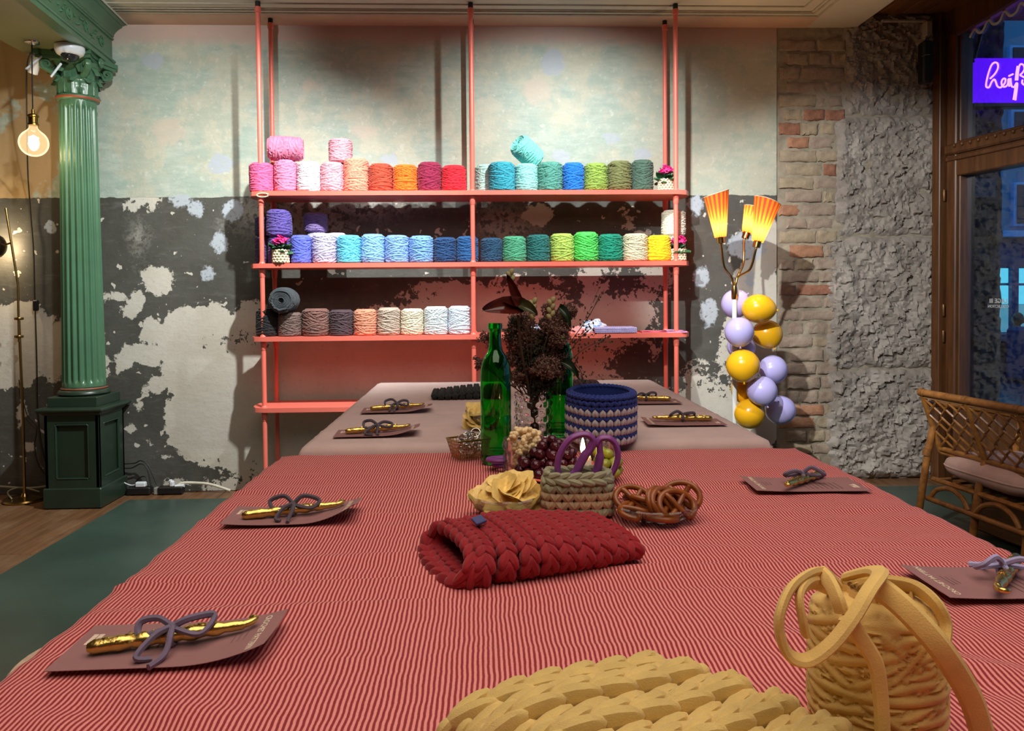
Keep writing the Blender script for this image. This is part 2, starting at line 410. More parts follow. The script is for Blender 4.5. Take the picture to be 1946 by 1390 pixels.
def brick_mesh(wd, ht, sd, mat):
    q = MB(); r_ = random.Random(sd)
    nx, nz = 7, 4; V = []
    for lay, sc, y in ((0, 1.0, .012), (1, 1.0, -.006), (2, .93, -.012)):
        for j in range(nz):
            for i in range(nx):
                x = (i / (nx - 1) - .5) * wd * (sc if lay < 2 else 1 - .012 / wd * 2); z = (j / (nz - 1) - .5) * ht * (sc if lay < 2 else .80)
                V.append((x + r_.uniform(-.004, .004), y + (r_.uniform(-.004, .004) if lay else 0), z + r_.uniform(-.004, .004)))
    g = nx * nz; Fc = []
    for j in range(nz - 1):
        for i in range(nx - 1): a = 2 * g + j * nx + i; Fc.append((a, a + 1, a + nx + 1, a + nx))
    ring = [i for i in range(nx)] + [j * nx + nx - 1 for j in range(1, nz)] + [(nz - 1) * nx + i for i in range(nx - 2, -1, -1)] + [j * nx for j in range(nz - 2, 0, -1)]
    for L in (0, 1):
        for k in range(len(ring)):
            a, b = ring[k], ring[(k + 1) % len(ring)]; Fc.append((L * g + a, L * g + b, (L + 1) * g + b, (L + 1) * g + a))
    q.add(V, Fc); return q.mesh('brick', mat, 50)
zb = 2.60; row = 0; cache = {}
while zb > .1:
    ht = .064 + rb.uniform(-.006, .006)
    x = XB + .012 + (rb.uniform(.03, .07) if row % 2 else 0)
    end = 2.10 + rb.uniform(-.02, .02) + (.05 if zb > 2.15 else 0)
    while x < end - .05:
        wd = min(rb.choice((.11, .135, .23, .21)), end - x)
        if end - x - wd < .06: wd = end - x
        top = zb > 2.2
        mi = rb.choices((0, 1, 2, 3), (.4, 6, 3, .3) if top else ((2, 5, 2, 1.3) if zb > 1.75 else (1, 3, 5, .6)))[0]
        o = link('brick', brick_mesh(wd - .012, ht, rb.randrange(9999), M_BR[mi]), pier, (x + wd / 2, WY + .0145 + rb.uniform(-.006, .005), zb - ht / 2), (rb.uniform(-.03, .03), 0, rb.uniform(-.03, .03)))
        x += wd
    zb -= ht + .016; row += 1
def stone_mat():
    m = NT('rough_hewn_stone'); o = m.obj(); n = m.noise(o, 6, 5, .65); n2 = m.noise(o, 45, 4, .7)
    c = m.mix(m.ramp(n, .3, .7), lin(128, 118, 110), lin(176, 166, 158)); c = m.mix(m.math('MULTIPLY', m.ramp(n2, .55, .72), .4), c, lin(186, 176, 164))
    c = m.mix(m.math('MULTIPLY', m.ramp(m.noise(o, 9, 3), .66, .72), .5), c, lin(150, 108, 84))
    m.bsdf(c, .9, 0, m.bump(n2, .6, .004)); return m.m
M_STONE = stone_mat()
tilts = {}
def chip(x, z, s):
    p = Vector((x * s, z * s * 1.15, 2.7)); d, pts = noise.voronoi(p); q = pts[0]
    k = (round(q.x, 3), round(q.y, 3))
    if k not in tilts: tilts[k] = (rnd.uniform(-.8, .8), rnd.uniform(-.8, .8), rnd.random())
    t = tilts[k]; return (t[0] * (p.x - q.x) + t[1] * (p.y - q.y)) * .55 + t[2] * .55
for (z0, z1, x0, pr) in ((2.160, 2.76, 2.135, 0.0), (1.448, 2.156, 2.10, .006), (.660, 1.444, 2.05, .010), (0, .656, 2.05, .018)):
    q = MB(); nx = int((2.725 - x0) / .0085); nz = int((z1 - z0) / .0085)
    def fn(u, v, x0=x0, z0=z0, z1=z1, pr=pr):
        e = min(u * nx, (1 - u) * nx, v * nz, (1 - v) * nz) / 5.0; e = min(1, e) ** .6
        wob = .028 * noise.noise((v * 5 + z0 * 9, 4.4, 0)) * max(0, 1 - u * 3) + .02 * noise.noise((v * 17 + z0 * 9, 2.4, 0)) * max(0, 1 - u * 3)
        x = x0 + wob + u * (2.725 - x0 - wob); z = z0 + v * (z1 - z0)
        zb_ = lambda c_: (.014 * noise.noise((x * 9, round(c_, 1), 3)) + .007 * noise.noise((x * 31, round(c_, 1), 3))) if .1 < c_ < 2.7 else 0
        z += zb_(z0) * (1 - v) + zb_(z1) * v
        lump = .016 * noise.noise((x * 5, z * 5, 1)) + .010 * noise.noise((x * 14, z * 14, 2))
        h = lump + chip(x + .012 * noise.noise((x * 30, z * 30, 0)), z + .012 * noise.noise((x * 30, z * 30, 5)), 21) * .036 + .013 * chip(x + .3, z, 52)
        return (x, WY + .014 - e * (.002 + pr + h), z)
    q.grid(fn, nx, nz)
    part('stone_block', q, M_STONE, pier, smooth=26)

# ---- window wall, running from the pier towards the viewer
WD = Vector((.205, -1, 0)).normalized(); WO = Vector((2.715, WY - .02, 0)); WN = Vector((WD.y * -1, WD.x, 0)) * 1.0   # WN points outdoors
AX = np.array([tuple(WD), tuple(WN), (0, 0, 1)]).T                       # columns: along, outwards, up
def wbox(q, a0, a1, b0, b1, z0, z1, bev=.004):
    q.box(np.array(WO) + AX @ np.array(((a0 + a1) / 2, (b0 + b1) / 2, (z0 + z1) / 2)), (a1 - a0, b1 - b0, z1 - z0), R=AX, bev=bev)
def WP(u, v, off=0):                                                    # pixel -> point of the window plane
    d = ray(u, v); n = WN; return CAM + d * ((WO + n * off - CAM).dot(n) / d.dot(n))
def wa(u, v, off=.05):
    p = WP(u, v, off); return (p - WO).dot(WD), p.z
def zat(a, v, off=.05):                                                 # height of image row v at distance a along the window
    p = WO + WD * a + WN * off
    q = ROT.transposed() @ (p - CAM); lo, hi = 0, 3
    for _ in range(40):
        z = (lo + hi) / 2; q = ROT.transposed() @ (Vector((p.x, p.y, z)) - CAM); y = PPY + F * q.y / q.z
        if y > v: lo = z
        else: hi = z
    return lo
WL = 4.6                                        # length of the window front
A_f0 = 0.0; A_in = wa(1838, 400)[0]
z_tr0 = zat(A_in, 334); z_tr1 = zat(A_in, 268)
wroot = link('window_1', None); wroot['kind'] = 'structure'; wroot['label'] = 'tall dark brown wooden shop window with an upper light'
q = MB(); wbox(q, -.01, .05, -.06, .12, 0, 2.78); part('window_jamb', q, M_WIN, wroot, smooth=False)
q = MB(); wbox(q, .056, A_in - .012, -.02, .10, 0, 2.75, .006); part('window_stile', q, M_WIN, wroot, smooth=False)
q = MB(); wbox(q, A_in - .014, A_in, .0, .08, 0, 2.75, .004); part('glazing_bead', q, M_WIN, wroot, smooth=False)
q = MB(); wbox(q, .056, WL, -.015, .10, z_tr0, z_tr1, .006); wbox(q, .056, WL, -.04, .0, z_tr1 - .075, z_tr1 - .015, .01); wbox(q, .056, WL, -.028, .0, z_tr1 - .11, z_tr1 - .085, .004); part('transom', q, M_WIN, wroot, smooth=False)
for k in range(26):
    q = MB(); c = WO + WD * (.14 + k * .055) + WN * -.045 + Vector((0, 0, z_tr1 - .03)); q.ell(c, (.010, .010, .012)); part('bead_ornament', q, M_WIN, wroot)
q = MB(); wbox(q, .056, WL, -.02, .10, 0, .45, .006); part('bottom_rail', q, M_WIN, wroot, smooth=False)
# slanting / arched head
zh0 = zat(A_in, 62); a2, zh1 = A_in + .33, None
pe = WP(1940, 3, .05); aE = (pe - WO).dot(WD); sl = (pe.z - zh0) / (aE - A_in)
poly = [(.05, 2.80), (.05, zh0 - .02), (A_in, zh0)]
for k in range(1, 13):
    a = A_in + k * .12; poly.append((a, zh0 + sl * (a - A_in) - .10 * max(0, a - aE) ** 2 if a < aE + .6 else zh0 + sl * (aE + .6 - A_in) - .036))
poly += [(WL, poly[-1][1]), (WL, poly[-1][1] + .9), (.05, poly[-1][1] + .9)]
q = MB(); n_ = len(poly)
ax3 = np.array([tuple(WD), (0, 0, 1), tuple(-WN)]).T
q.prism(poly, -.058, .02, ax3); q.v[-1] += np.array(WO); part('arched_head', q, M_WIN, wroot, smooth=False)
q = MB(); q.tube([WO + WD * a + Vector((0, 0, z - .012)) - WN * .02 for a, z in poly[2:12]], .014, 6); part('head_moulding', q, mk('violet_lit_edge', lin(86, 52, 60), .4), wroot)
for a in (1.5, 3.0, 4.5):
    q = MB(); wbox(q, a, a + .1, -.01, .09, 0, 2.9, .006); part('window_stile', q, M_WIN, wroot, smooth=False)
def pane_mat():
    m = NT('window_pane'); o = m.obj()
    g = m.n('ShaderNodeBsdfGlossy', i={0: (1, 1, 1, 1), 1: .02}); t = m.n('ShaderNodeBsdfTransparent', i={0: c4(m.mix(m.noise(o, 3, 2), (.93, .95, .97), (.97, .98, 1)))})
    fr = m.n('ShaderNodeFresnel', i={0: 1.35})
    x = m.n('ShaderNodeMixShader', i={0: fr.outputs[0], 1: t.outputs[0], 2: g.outputs[0]}); m.t.links.new(x.outputs[0], m.out.inputs[0]); return m.m
M_PANE = pane_mat()
for (a0, a1) in ((A_in - .01, 1.5), (1.6, 3.0), (3.1, 4.5)):
    for (z0, z1) in ((.44, z_tr0 + .01), (z_tr1 - .01, 2.95)):
        q = MB(); wbox(q, a0, a1, .045, .051, z0, z1, 0); part('pane', q, M_PANE, wroot, smooth=False)
for z in (zat(.1, 370), zat(.1, 640), zat(.1, 590)):
    q = MB(); c = WO + WD * .053 + WN * -.03 + Vector((0, 0, z)); q.lathe([(.007, -.035), (.009, -.03), (.009, .03), (.007, .035)], 10, c); part('hinge', q, mk('hinge_brass', lin(120, 86, 52), .4, .7), wroot)
# wall above/below the rest of the room, out of the frame
M_ROOM = mk('room_wall_paint', lin(190, 170, 140), .7, var=.08, scale=2)
q = MB(); q.box((-4.35, .2, 1.34), (.1, 8.7, 2.68)); struct('wall_left', q, M_ROOM, False, 'painted wall at the side of the room')
q = MB(); q.box((-.3, -4.2, 1.4), (8.4, .1, 2.9)); struct('wall_front', q, M_ROOM, False, 'painted wall at the end of the room')
q = MB(); e = WO + WD * WL; q.box((e.x + .05, (e.y - 4.2) / 2, 1.45), (.1, abs(e.y + 4.2) + .3, 3.0)); struct('wall_side', q, M_ROOM, False, 'painted wall beside the window front')
# ================================================================== green ceiling beam and column
M_GREEN = mk('green_gloss_paint', lin(74, 112, 84), .28, var=.12, scale=5, bump=.06, bscale=40)
M_GREEN2 = mk('dark_green_paint', lin(38, 54, 42), .35, var=.14, scale=6, bump=.06, bscale=40)
M_SOFG = mk('olive_soffit_paint', lin(110, 112, 78), .45, var=.1, scale=3)
M_REDB = mk('worn_red_band', lin(150, 78, 52), .5, var=.2, scale=30)
BZ = 2.43
beam = thing('ceiling_beam', 'green moulded ceiling beam with scroll frieze resting on the column', 'beam', (-2.09, WY, BZ))
BD = Vector((.108, -1, 0)).normalized(); BX = Vector((1, .108, 0)).normalized()   # along the beam towards the viewer, and sideways out
q = MB(); L = 3.2; e = BD * L
q.prism([(0, 0), (-.34, 0), (-.34, -L), (e.x, e.y)], 0, CEIL - BZ); part('beam_body', q, M_SOFG, beam, smooth=False)
def beam_profile(pr, name, mat):
    q = MB(); n = len(pr); V = []
    for s in (0.004, L):
        for (o, z) in pr: V.append(tuple(BD * s + BX * o + Vector((0, 0, z))))
    q.add(V, [(i, i + 1, n + i + 1, n + i) for i in range(n - 1)] + [tuple(range(n))]); return part(name, q, mat, beam, smooth=30)
def arc(o0, z0, o1, z1, k=5, bul=.3):
    r = []
    for i in range(k + 1):
        t = i / k; r.append((o0 + (o1 - o0) * t + bul * (z1 - z0) * math.sin(PI * t) * .5, z0 + (z1 - z0) * t))
    return r
beam_profile([(-.05, -.006), (.012, -.006), (.012, .018)] + arc(.018, .020, .018, .034, 4, .5) + [(.006, .036), (.006, .044), (.0, .046), (0, .05)], 'lower_moulding', M_GREEN)
beam_profile([(-.02, .045), (.002, .045), (.002, .150), (-.02, .15)], 'frieze', M_GREEN)
beam_profile([(0, .148)] + arc(.010, .150, .010, .162, 3, .5) + [(.004, .164)] + arc(.008, .166, .014, .176, 3, .4) + [(.014, .180)] + arc(.016, .182, .060, .222, 6, -.35) + [(.060, .228), (.068, .230)] + arc(.070, .231, .082, .2445, 4, .35) + [(0, .2445)], 'cornice', M_GREEN)
q = MB(); q.tube([BD * s + BX * .088 + Vector((0, 0, .240)) for s in (.0, L)], .006, 6); part('bead', q, mk('chipped_white_edge', lin(200, 205, 190), .5), beam)
q = MB()
for k in range(9):
    s0 = .16 + k * .21; pts = []
    for t in range(22):
        a = t / 21 * 3.4 * PI; r = .034 * (1 - t / 24); sg = 1 if k % 2 else -1
        pts.append(BD * (s0 + r * math.cos(a)) + BX * .004 + Vector((0, 0, .098 + sg * r * math.sin(a))))
    q.tube(pts, .0048, 5)
    for j in range(5):
        c = BD * (s0 + .05 + j * .024) + BX * .003 + Vector((0, 0, .098 + .026 * math.sin(j * 1.4 + k)))
        q.ell(c, (.008, .013, .007), rotm(0, 0, j), 6, 4)
part('scroll_relief', q, M_GREEN, beam)

CX, CY = -2.19, 4.262
colm = thing('column', 'green fluted iron column with leafy capital on a square panelled pedestal', 'column', (CX, CY, 0))
PW = .285
q = MB(); q.box((0, 0, .055), (PW + .02, PW + .02, .11), bev=.006); part('pedestal_foot', q, M_GREEN2, colm, smooth=False)
q = MB(); q.box((0, 0, .30), (PW - .03, PW - .03, .40)); part('pedestal_core', q, M_GREEN2, colm, smooth=False)
for k in range(4):
    R = rotm(0, 0, k * PI / 2); q = MB(); d = PW / 2
    for (cx, cz, sx, sz) in ((-d + .028, .30, .056, .40), (d - .028, .30, .056, .40), (0, .13, PW - .10, .05), (0, .475, PW - .10, .05)):
        q.box(R @ np.array((cx, -d + .010, cz)), (sx, .02, sz), R=R, bev=.003)
    part('pedestal_frame', q, M_GREEN2, colm, smooth=False)
    q = MB(); w_ = d - .058
    for (cx, cz, sx, sz) in ((-w_, .302, .012, .292), (w_, .302, .012, .292), (0, .158, 2 * w_, .012), (0, .446, 2 * w_, .012)):
        q.box(R @ np.array((cx, -d + .006, cz)), (sx, .016, sz), R=R, bev=.005)
    part('panel_moulding', q, M_GREEN2, colm, smooth=False)
def sq_ring(q, prof, n=1):
    V = []; 
    for (h, z) in prof: V += [(-h, -h, z), (h, -h, z), (h, h, z), (-h, h, z)]
    Fc = [(i * 4 + k, i * 4 + (k + 1) % 4, (i + 1) * 4 + (k + 1) % 4, (i + 1) * 4 + k) for i in range(len(prof) - 1) for k in range(4)]
    Fc += [(3, 2, 1, 0), tuple(range(len(prof) * 4 - 4, len(prof) * 4))]; q.add(V, Fc)
d = PW / 2
q = MB(); sq_ring(q, [(d - .01, .49), (d + .004, .50), (d + .010, .51), (d + .024, .516), (d + .030, .524), (d + .030, .530), (d + .024, .537), (d - .02, .542)]); part('pedestal_cap', q, M_GREEN2, colm, smooth=30)
q = MB(); q.box((0, 0, .566), (.262, .262, .054), bev=.004); part('plinth', q, M_GREEN2, colm, smooth=False)
q = MB(); q.lathe([(.10, .592), (.122, .594), (.130, .603), (.128, .614), (.120, .622), (.113, .624), (.113, .634), (.106, .640)], 40); tor = part('base_torus', q, M_GREEN2, colm)
q = MB(); q.lathe([(.113, .626), (.1155, .630), (.113, .634)], 40, cap=False); part('worn_band', q, M_REDB, tor)
# fluted shaft
z0, z1, NF = .640, 2.185, 20
def shaft(u, v):
    zz = v if 0 < v < 1 else v
    z = z0 + v * (z1 - z0); R0 = .1075 - .017 * v
    a = u * 2 * PI; ph = (u * NF) % 1
    e = min(1, max(0, (z - z0 - .022) / .02), ) * min(1, max(0, (z1 - z - .028) / .02))
    fl = max(0, math.sin(PI * min(1, max(0, (ph - .16) / .68)))) ** .6
    r = R0 - .011 * fl * math.sqrt(max(0, min(1, e)))
    return (r * math.cos(a), r * math.sin(a), z)
q = MB()
vs_ = [0, .012, .016, .02, .026, .03, .2, .4, .6, .8, .962, .966, .970, .974, .978, .982, 1]
V = [shaft(i / 240, v) for v in vs_ for i in range(240)]
q.add(V, [(j * 240 + i, j * 240 + (i + 1) % 240, (j + 1) * 240 + (i + 1) % 240, (j + 1) * 240 + i) for j in range(len(vs_) - 1) for i in range(240)])
part('fluted_shaft', q, M_GREEN, colm, smooth=50)
q = MB(); q.lathe([(.088, 2.18), (.100, 2.186), (.106, 2.196), (.104, 2.206), (.094, 2.214)], 40); nk = part('necking_ring', q, M_GREEN, colm)
q = MB(); q.lathe([(.1035, 2.188), (.1068, 2.194), (.1062, 2.200)], 40, cap=False); part('worn_band', q, M_REDB, nk)
q = MB(); q.lathe([(.084, 2.20), (.083, 2.26), (.090, 2.32), (.106, 2.36), (.122, 2.385)], 32); part('capital_bell', q, M_GREEN, colm)
def leaf_mesh(h, out, wd):
    q = MB()
    def fn(u, v):
        t = v; s = (u - .5) * 2
        zz = h * math.sin(min(1, t / .82) * PI / 2) - (.32 * h * max(0, (t - .7) / .3) ** 1.4)
        yy = out * (.12 + .88 * max(0, (t - .35) / .65) ** 1.8)
        ww = wd * (.75 + .35 * math.sin(t * PI * 1.1)) * (1 - .55 * max(0, t - .75) / .25) * (1 + .10 * math.cos(t * 26))
        return (s * ww, yy + .010 * (1 - s * s) + (.004 if abs(s) < .15 else 0), zz)
    q.grid(fn, 11, 18); 
    def fb(u, v):
        x, y, z = fn(1 - u, v); return (x, y - .005, z)
    q.grid(fb, 11, 18); return q.mesh('acanthus_leaf', M_GREEN, 60)
lm1, lm2 = leaf_mesh(.085, .034, .034), leaf_mesh(.150, .048, .032)
for k in range(8):
    a = k * PI / 4 + .2; link('acanthus_leaf', lm1, colm, (.084 * math.cos(a), .084 * math.sin(a), 2.212), (0, 0, a - PI / 2))
    a += PI / 8; link('acanthus_leaf', lm2, colm, (.080 * math.cos(a), .080 * math.sin(a), 2.215), (0, 0, a - PI / 2))
for k in range(4):
    a = PI / 4 + k * PI / 2; q = MB(); pts = []
    for t in range(26):
        b = t / 25 * 3.2 * PI; r = .026 * (1 - t / 30); pts.append((0, .150 + r * math.sin(b) * 1.0, 2.350 - r * math.cos(b) + .01))
    pts = [(0, .09, 2.30), (0, .115, 2.32)] + pts
    q.tube(pts, [.013] * 2 + [.012 - .006 * i / 25 for i in range(26)], 8, up=(1, 0, 0), flat=1.5)
    part('corner_volute', q, M_GREEN, colm, rot=(0, 0, a - PI / 2))
    a2 = k * PI / 2; q = MB(); q.ell((0, .128, 2.395), (.024, .012, .028)); q.ell((0, .138, 2.395), (.010, .008, .010)); part('fleuron', q, M_GREEN, colm, rot=(0, 0, a2))
q = MB(); pol = []
for k in range(4):
    for t in range(9):
        s = (t / 8 - .5) * 2; x = s * .142; y = -.142 + .030 * (1 - s * s); a = k * PI / 2
        pol.append((x * math.cos(a) - y * math.sin(a), x * math.sin(a) + y * math.cos(a)))
q.prism(pol, 2.385, 2.402); q.prism([(x * 1.05, y * 1.05) for x, y in pol], 2.404, 2.4285); part('abacus', q, M_GREEN, colm, smooth=30)

# ================================================================== ceiling devices beside the column
M_WPL = mk('white_plastic', lin(222, 226, 232), .3, var=.03); M_BLK = mk('black_plastic', (.012, .012, .013), .35, var=.1)
M_DOME = mk('smoked_dome', (.02, .02, .022), .04, var=.05)
c = T(124, 84, BZ); dome = thing('security_camera', 'white dome camera with two stick aerials under the green beam', 'camera', (c.x + .012, c.y + .02, BZ))
q = MB(); q.lathe([(.064, 0), (.070, -.004), (.071, -.028), (.062, -.046), (.052, -.052)], 36); part('housing', q, M_WPL, dome)
q = MB(); q.ell((0, 0, -.046), (.044, .044, .040), nu=20, nv=12); dm = part('dome', q, M_DOME, dome)
q = MB(); q.ell((.012, -.036, -.062), (.012, .010, .012)); q.lathe([(.012, 0), (.014, .002), (.010, .006)], 14, (-.005, -.043, -.052), rotm(PI / 2)); part('lens', q, M_BLK, dm)
for (p0, p1) in ((P(90, 98, 4.18), P(50, 131, 4.02)), (P(116, 121, 4.02), P(97, 146, 3.98))):
    q = MB(); o = np.array(dome.location); q.tube([np.array(p0) - o, np.array(p1) - o], [.006, .0055], 10); part('aerial', q, M_WPL, dome)
q = MB(); q.tube([(-.05, 0, -.012), tuple(np.array(P(90, 98, 4.18)) - np.array(dome.location))], .006, 8); part('aerial_joint', q, M_BLK, dome)
c = P(66, 123, 4.16); spot = thing('spotlight', 'small white cylinder spotlight tilted under the beam beside the column', 'spotlight', c)
R = rotm(0, math.radians(24), 0) @ rotm(math.radians(10))
q = MB(); q.lathe([(.0, .05), (.022, .05), (.026, .046), (.026, -.045), (.024, -.048), (.018, -.040), (0, -.038)], 24, R=R); part('can', q, M_WPL, spot)
q = MB(); q.tube([R @ np.array((0, 0, .05)), (.03, .0, .085), (.03, 0, BZ - c.z)], .007, 8); q.lathe([(.03, 0), (.03, -.01)], 20, (.03, 0, BZ - c.z)); part('bracket', q, M_BLK, spot)

# pendant bulb
M_CORD = mk('black_fabric_cord', (.010, .010, .010), .6); M_BRASS = mk('aged_brass', lin(120, 96, 48), .28, 1.0, var=.15, scale=30)
M_CHROME = mk('chrome', (.75, .75, .75), .12, 1.0, var=.05)
pb = P(64, 272, 4.02); pend = thing('pendant_bulb', 'glowing round filament bulb hanging on a black cord from the beam', 'lamp', (pb.x, pb.y, pb.z))
q = MB(); rr = .069
prof = [(rr * math.sin(a), -rr * math.cos(a)) for a in np.linspace(0, 2.55, 22)] + [(.026, .068), (.019, .078), (.0185, .092)]
q.lathe(prof, 32)
def bulb_glass():
    m = NT('amber_bulb_glass'); o = m.obj()
    t = m.n('ShaderNodeBsdfTransparent', i={0: c4(m.mix(m.noise(o, 10, 2), (1, .93, .80), (1, .97, .88)))}); g = m.n('ShaderNodeBsdfGlossy', i={0: (1, 1, 1, 1), 1: .03})
    fr = m.n('ShaderNodeFresnel', i={0: 1.12}); x = m.n('ShaderNodeMixShader', i={0: fr.outputs[0], 1: t.outputs[0], 2: g.outputs[0]}); e = m.n('ShaderNodeEmission', i={0: (1, .72, .40, 1), 1: .38}); ad = m.n('ShaderNodeAddShader', i={0: x.outputs[0], 1: e.outputs[0]}); m.t.links.new(ad.outputs[0], m.out.inputs[0]); return m.m
part('glass_globe', q, bulb_glass(), pend)
q = MB()
for k in range(6):
    a = k * PI / 3; q.tube([(.014 * math.cos(a), .014 * math.sin(a), -.03), (.020 * math.cos(a + .5), .020 * math.sin(a + .5), .03)], .0035, 5)
q.ell((0, 0, 0), (.024, .024, .040)); part('filament', q, glow('filament_glow', (1.0, .84, .58), 22), pend)
q = MB(); q.lathe([(.0185, .088), (.026, .09), (.026, .098), (.021, .102), (.022, .130), (.027, .134), (.027, .140), (.018, .146), (.008, .150), (.006, .172)], 28); part('socket', q, M_BRASS, pend)
q = MB(); q.tube(bez([(0, 0, .165), (.0, 0, .25), (.003, 0, BZ - pb.z - .01)], 6), .0035, 6); part('cord', q, M_CORD, pend)
q = MB(); q.lathe([(.0, 0), (.036, 0), (.034, -.006), (.012, -.014)], 24, (.003, 0, BZ - pb.z)); part('canopy', q, M_CHROME, pend)
lamp('pendant_bulb_light', 'POINT', pb, 15, (1.0, .74, .44), shadow_soft_size=.03).parent = None
pts = [P(58, 100, 4.08)] + [P(u, v, y) for u, v, y in ((51, 130, 4.12), (51, 230, 4.2), (53, 330, 4.34), (58, 400, 4.425), (64, 480, 4.43), (66, 560, 4.43), (68, 620, 4.43), (70, 690, 4.43), (72, 780, 4.43), (80, 850, 4.43), (92, 900, 4.425))]
cordr = thing('trailing_cable', 'thin black cord with inline switch trailing down the wall left of the column', 'cord', (0, 0, 0))
q = MB(); q.tube(bez(pts, 5), .0035, 6); part('flex', q, M_CORD, cordr)
p = P(68, 581, 4.43); q = MB(); q.box(p, (.030, .022, .062), bev=.006); part('inline_switch', q, M_BLK, cordr, smooth=False)
pts = [P(u, v, 4.43) for u, v in ((36, 722), (40, 745), (52, 790), (70, 812), (66, 845), (72, 880), (88, 905))]
q = MB(); q.tube(bez(pts, 5), .003, 6); tag(part('wall_cable', q, M_CORD), 'short black cable drooping on the wall behind the brass floor lamp', 'cable')

# brass floor lamp at the left edge
c = P(47, 950, 4.31); c.z = .0
M_BRS = mk('polished_brass', lin(190, 156, 96), .22, 1.0, var=.1, scale=20)
bl = thing('floor_lamp', 'slim brass floor lamp with leaning stem on a round base', 'lamp', c)
q = MB(); q.lathe([(.0, 0), (.105, 0), (.108, .006), (.104, .014), (.06, .020), (.02, .024), (.014, .04)], 40); part('base', q, M_BRS, bl)
def rel(p): return tuple(Vector(p) - c)
q = MB(); q.tube([(0, 0, .02), rel(P(44, 800, 4.31)), rel(P(36, 610, 4.31))], .0075, 10); part('lower_stem', q, M_BRS, bl)
q = MB(); q.tube([rel(P(36, 650, 4.30)), rel(P(34, 540, 4.30)), rel(P(11, 396, 4.30))], .006, 10); part('upper_stem', q, M_BRS, bl)
for v in (606, 640):
    q = MB(); a = P(36, v, 4.31); q.lathe([(.008, -.009), (.022, -.007), (.024, 0), (.022, .007), (.008, .009)], 20, rel(a)); part('collar', q, M_BRS, bl)
q = MB(); sc = P(-3, 470, 4.30); R = rotm(0, math.radians(100), 0)
q.lathe([(.012, .030), (.040, .024), (.060, .006), (.070, -.02), (.068, -.021), (.056, .002), (.0, .018)], 28, rel(sc), R); part('shade', q, mk('dark_bronze', lin(60, 50, 36), .3, .8), bl)
q = MB(); q.tube([rel(P(20, 462, 4.30)), rel(sc)], .005, 8); part('arm', q, M_BRS, bl)
q = MB(); q.ell(rel(sc + Vector((-.03, 0, 0))), (.02, .03, .03)); part('bulb', q, glow('reading_bulb', (1, .75, .4), 14), bl)
lamp('floor_lamp_light', 'POINT', sc + Vector((-.06, .03, .0)), 6, (1.0, .74, .42), shadow_soft_size=.03)
q = MB(); q.tube(bez([P(u, v, 4.40) for u, v in ((0, 925), (60, 928), (110, 921))], 5), .006, 6); tag(part('cable_duct', q, mk('old_cable_grey', lin(150, 140, 120), .6)), 'pale cable running along the foot of the wall at far left', 'cable')
q = MB(); q.tube(bez([P(22, 948, 4.25), P(15, 935, 4.36), P(40, 927, 4.4), P(75, 935, 4.36)], 6), .004, 6); tag(part('lamp_flex', q, mk('clear_flex', lin(150, 140, 110), .4)), 'loop of pale flex around the brass lamp base', 'cable')

# ================================================================== pink shelving unit
M_PINK = mk('coral_pink_lacquer', lin(238, 118, 102), .36, var=.04, scale=8)
SF, SR = 4.105, 4.345                            # front and rear post planes
shelf = thing('shelving_unit', 'coral pink floor-to-ceiling shelving unit with four long boards', 'shelf', (0, 0, 0))
shelf.location = (-.06, (SF + SR) / 2, 0); SO = Vector(shelf.location)
fx = [P(493, 200, SF).x, P(896, 200, SF).x, P(1284, 200, SF).x]
def zrow(u, v, Y=SF - .03): return P(u, v, Y).z
SZ = [P(880, 362, SF - .03).z, P(880, 498.5, SF - .03).z, P(880, 637, SF - .03).z, P(880, 771, SF - .03).z]   # top faces
xl, xr = P(469, 500, SF).x, P(1316, 500, SF).x
board = []
hx = (xr - xl) / 2; hd = .155
for k in range(7): a = PI / 2 - k / 6 * PI; board.append((hx - .085 + .085 * math.cos(a) ** .8 if math.cos(a) > 1e-9 else hx - .085, hd * math.sin(a)))
for k in range(7): a = -PI / 2 - k / 6 * PI; cc = abs(math.cos(a)); board.append((-hx + .085 - .085 * (cc ** .8 if cc > 1e-9 else 0), hd * math.sin(a)))
cxb = (xl + xr) / 2
for z in SZ:
    q = MB(); q.prism(board[::-1], -.024, 0); part('shelf_board', q, M_PINK, shelf, Vector((cxb, (SF + SR) / 2, z)) - SO, smooth=30)
M_CAP = mk('black_rubber', (.012, .012, .012), .6)
for x in fx:
    for y in (SF, SR):
        q = MB(); q.lathe([(.0125, .0), (.0125, CEIL - .028)], 16, cap=True)
        pst = part('post', q, M_PINK, shelf, Vector((x, y, 0)) - SO)
        q = MB(); q.lathe([(.0125, CEIL - .06), (.0165, CEIL - .058), (.0165, CEIL - .030), (.012, CEIL - .028)], 16); part('screw_collar', q, M_PINK, pst)
        q = MB(); q.lathe([(.010, CEIL - .028), (.0135, CEIL - .026), (.0135, CEIL - .003)], 16); part('ceiling_cap', q, M_CAP, pst)
        for z in SZ: q = MB(); q.lathe([(.0125, z - .075), (.015, z - .070), (.0165, z - .026), (.0165, z + .004), (.0125, z + .010)], 16); part('shelf_collar', q, M_PINK, pst)
c = P(500, 370, SF - .03); q = MB(); q.tube([c + Vector((.030 * math.cos(t), -.01, .010 * math.sin(t) - .004)) for t in np.linspace(.2, 2 * PI - .2, 20)], .004, 6)
tag(part('napkin_ring', q, mk('pale_wood_ring', lin(225, 190, 160), .5)), 'pale loop hanging on the left post below the top shelf', 'ring')

